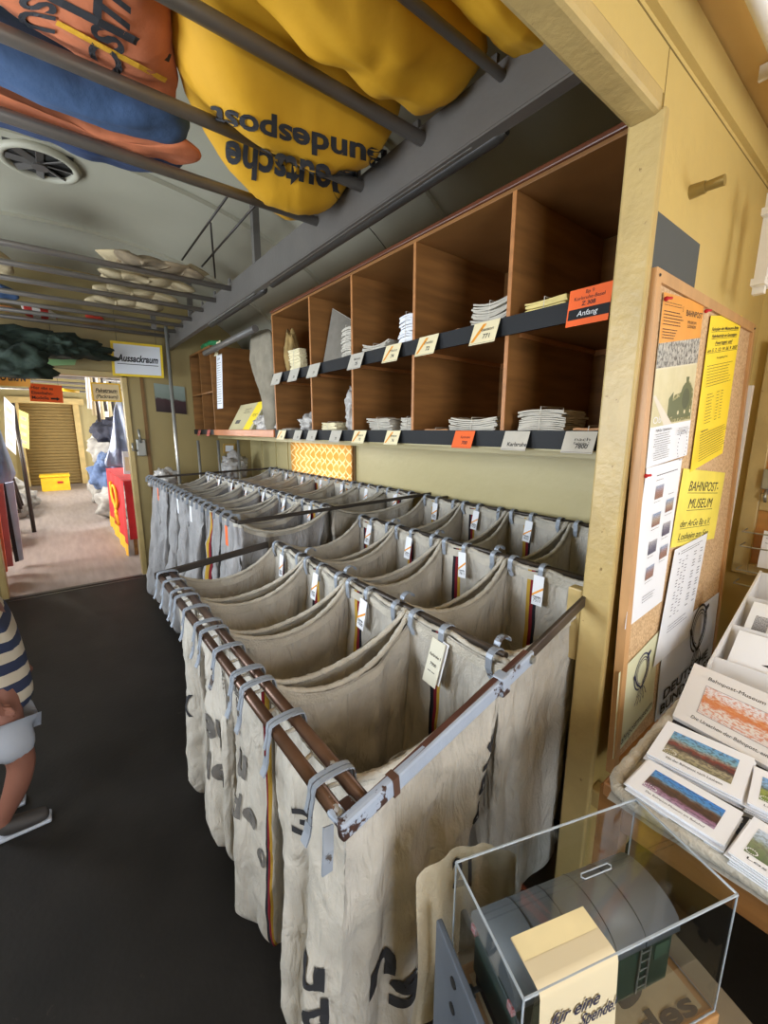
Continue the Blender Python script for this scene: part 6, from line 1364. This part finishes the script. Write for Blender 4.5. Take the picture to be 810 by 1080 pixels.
E_ = [(0, 1), (1, 2), (2, 3), (3, 4), (4, 5), (5, 6), (0, 7), (7, 8), (8, 9), (9, 10), (10, 11), (11, 12), (0, 13), (13, 14), (14, 15), (15, 16), (16, 17), (17, 18), (3, 19), (19, 20), (20, 21), (21, 22), (3, 23), (23, 24), (24, 25), (25, 26)]
# fingers on both hands
for hx in ((22, -1), (26, 1)):
    hpos = Vector(J[hx[0]][0])
    for k, (dz, dy, ln) in enumerate([(.012, -.010, .035), (.004, -.012, .042), (-.004, -.012, .040), (-.012, -.010, .032), (.018, .008, .026)]):
        i0 = len(J); J.append((tuple(hpos+Vector((.016, dy*.5, dz))), .007)); J.append((tuple(hpos+Vector((.016+ln*.5, dy, dz-.006))), .0065)); J.append((tuple(hpos+Vector((.012+ln*.8, dy, dz-.018))), .0055)); E_ += [(hx[0], i0), (i0, i0+1), (i0+1, i0+2)]
m2 = skin_mesh(J, E_); bo = obj('body', m2, None, pn, smooth=True); m2.materials.clear(); m2.materials.append(skinm)
m2 = skin_mesh([((cx, cy, .47), .128, .118), ((cx, cy, .60), .122, .112), ((cx, cy, .74), .118, .105), ((cx-.02, cy, .87), .122, .105), ((cx-.04, cy, .955), .08, .075), ((cx, cy-.14, .90), .056), ((cx+.0, cy-.17, .79), .050), ((cx, cy+.14, .90), .056), ((cx-.02, cy+.16, .79), .050)], [(0, 1), (1, 2), (2, 3), (3, 4), (3, 5), (5, 6), (3, 7), (7, 8)])
obj('striped_shirt', m2, None, pn, smooth=True); m2.materials.clear(); m2.materials.append(shirtm)
m2 = skin_mesh([((cx, cy, .52), .115, .10), ((cx+.01, cy-.075, .44), .085), ((cx+.05, cy-.08, .30), .074), ((cx, cy+.075, .44), .085), ((cx-.05, cy+.08, .31), .074)], [(0, 1), (1, 2), (0, 3), (3, 4)])
obj('shorts', m2, None, pn, smooth=True); m2.materials.clear(); m2.materials.append(shortsm)
for (sx, sy) in ((cx-.06, cy-.085), (cx-.15, cy+.085)):
    m2 = skin_mesh([((sx, sy, .055), .038, .04), ((sx+.05, sy, .038), .037, .036), ((sx+.13, sy, .030), .036, .027), ((sx+.165, sy, .028), .028, .022)], [(0, 1), (1, 2), (2, 3)])
    so = obj('shoe', m2, None, pn, smooth=True); m2.materials.clear(); m2.materials.append(shoem)
    bm = new(); box(bm, (sx+.06, sy, .008), (.215, .070, .014), bev=.006); obj('sole', bm, shortsm, so)
bm = new(); bmesh.ops.create_uvsphere(bm, u_segments=24, v_segments=16, radius=.085, matrix=Matrix.Translation((cx-.092, cy, 1.165)))
bmesh.ops.delete(bm, geom=[v for v in bm.verts if v.co.z < 1.13 or (v.co.x > cx-.045 and v.co.z < 1.19)], context='VERTS'); obj('hair', bm, hairm, pn, smooth=True)
bm = new()
for sy in (-.028, .028): bmesh.ops.create_uvsphere(bm, u_segments=10, v_segments=8, radius=.010, matrix=Matrix.Translation((cx-.022, cy+sy, 1.145)))
obj('eyes', bm, cardw, pn, smooth=True)
bm = new(); bmesh.ops.create_cone(bm, cap_ends=True, segments=10, radius1=.012, radius2=.004, depth=.03, matrix=Matrix.Translation((cx-.012, cy, 1.125)) @ Matrix.Rotation(.5, 4, 'Y')); obj('nose', bm, skinm, pn, smooth=True)
bm = new(); box(bm, (cx-.022, cy, 1.095), (.008, .04, .008), bev=.003); obj('mouth', bm, mat('lips', s(170, 84, 76), .6), pn)
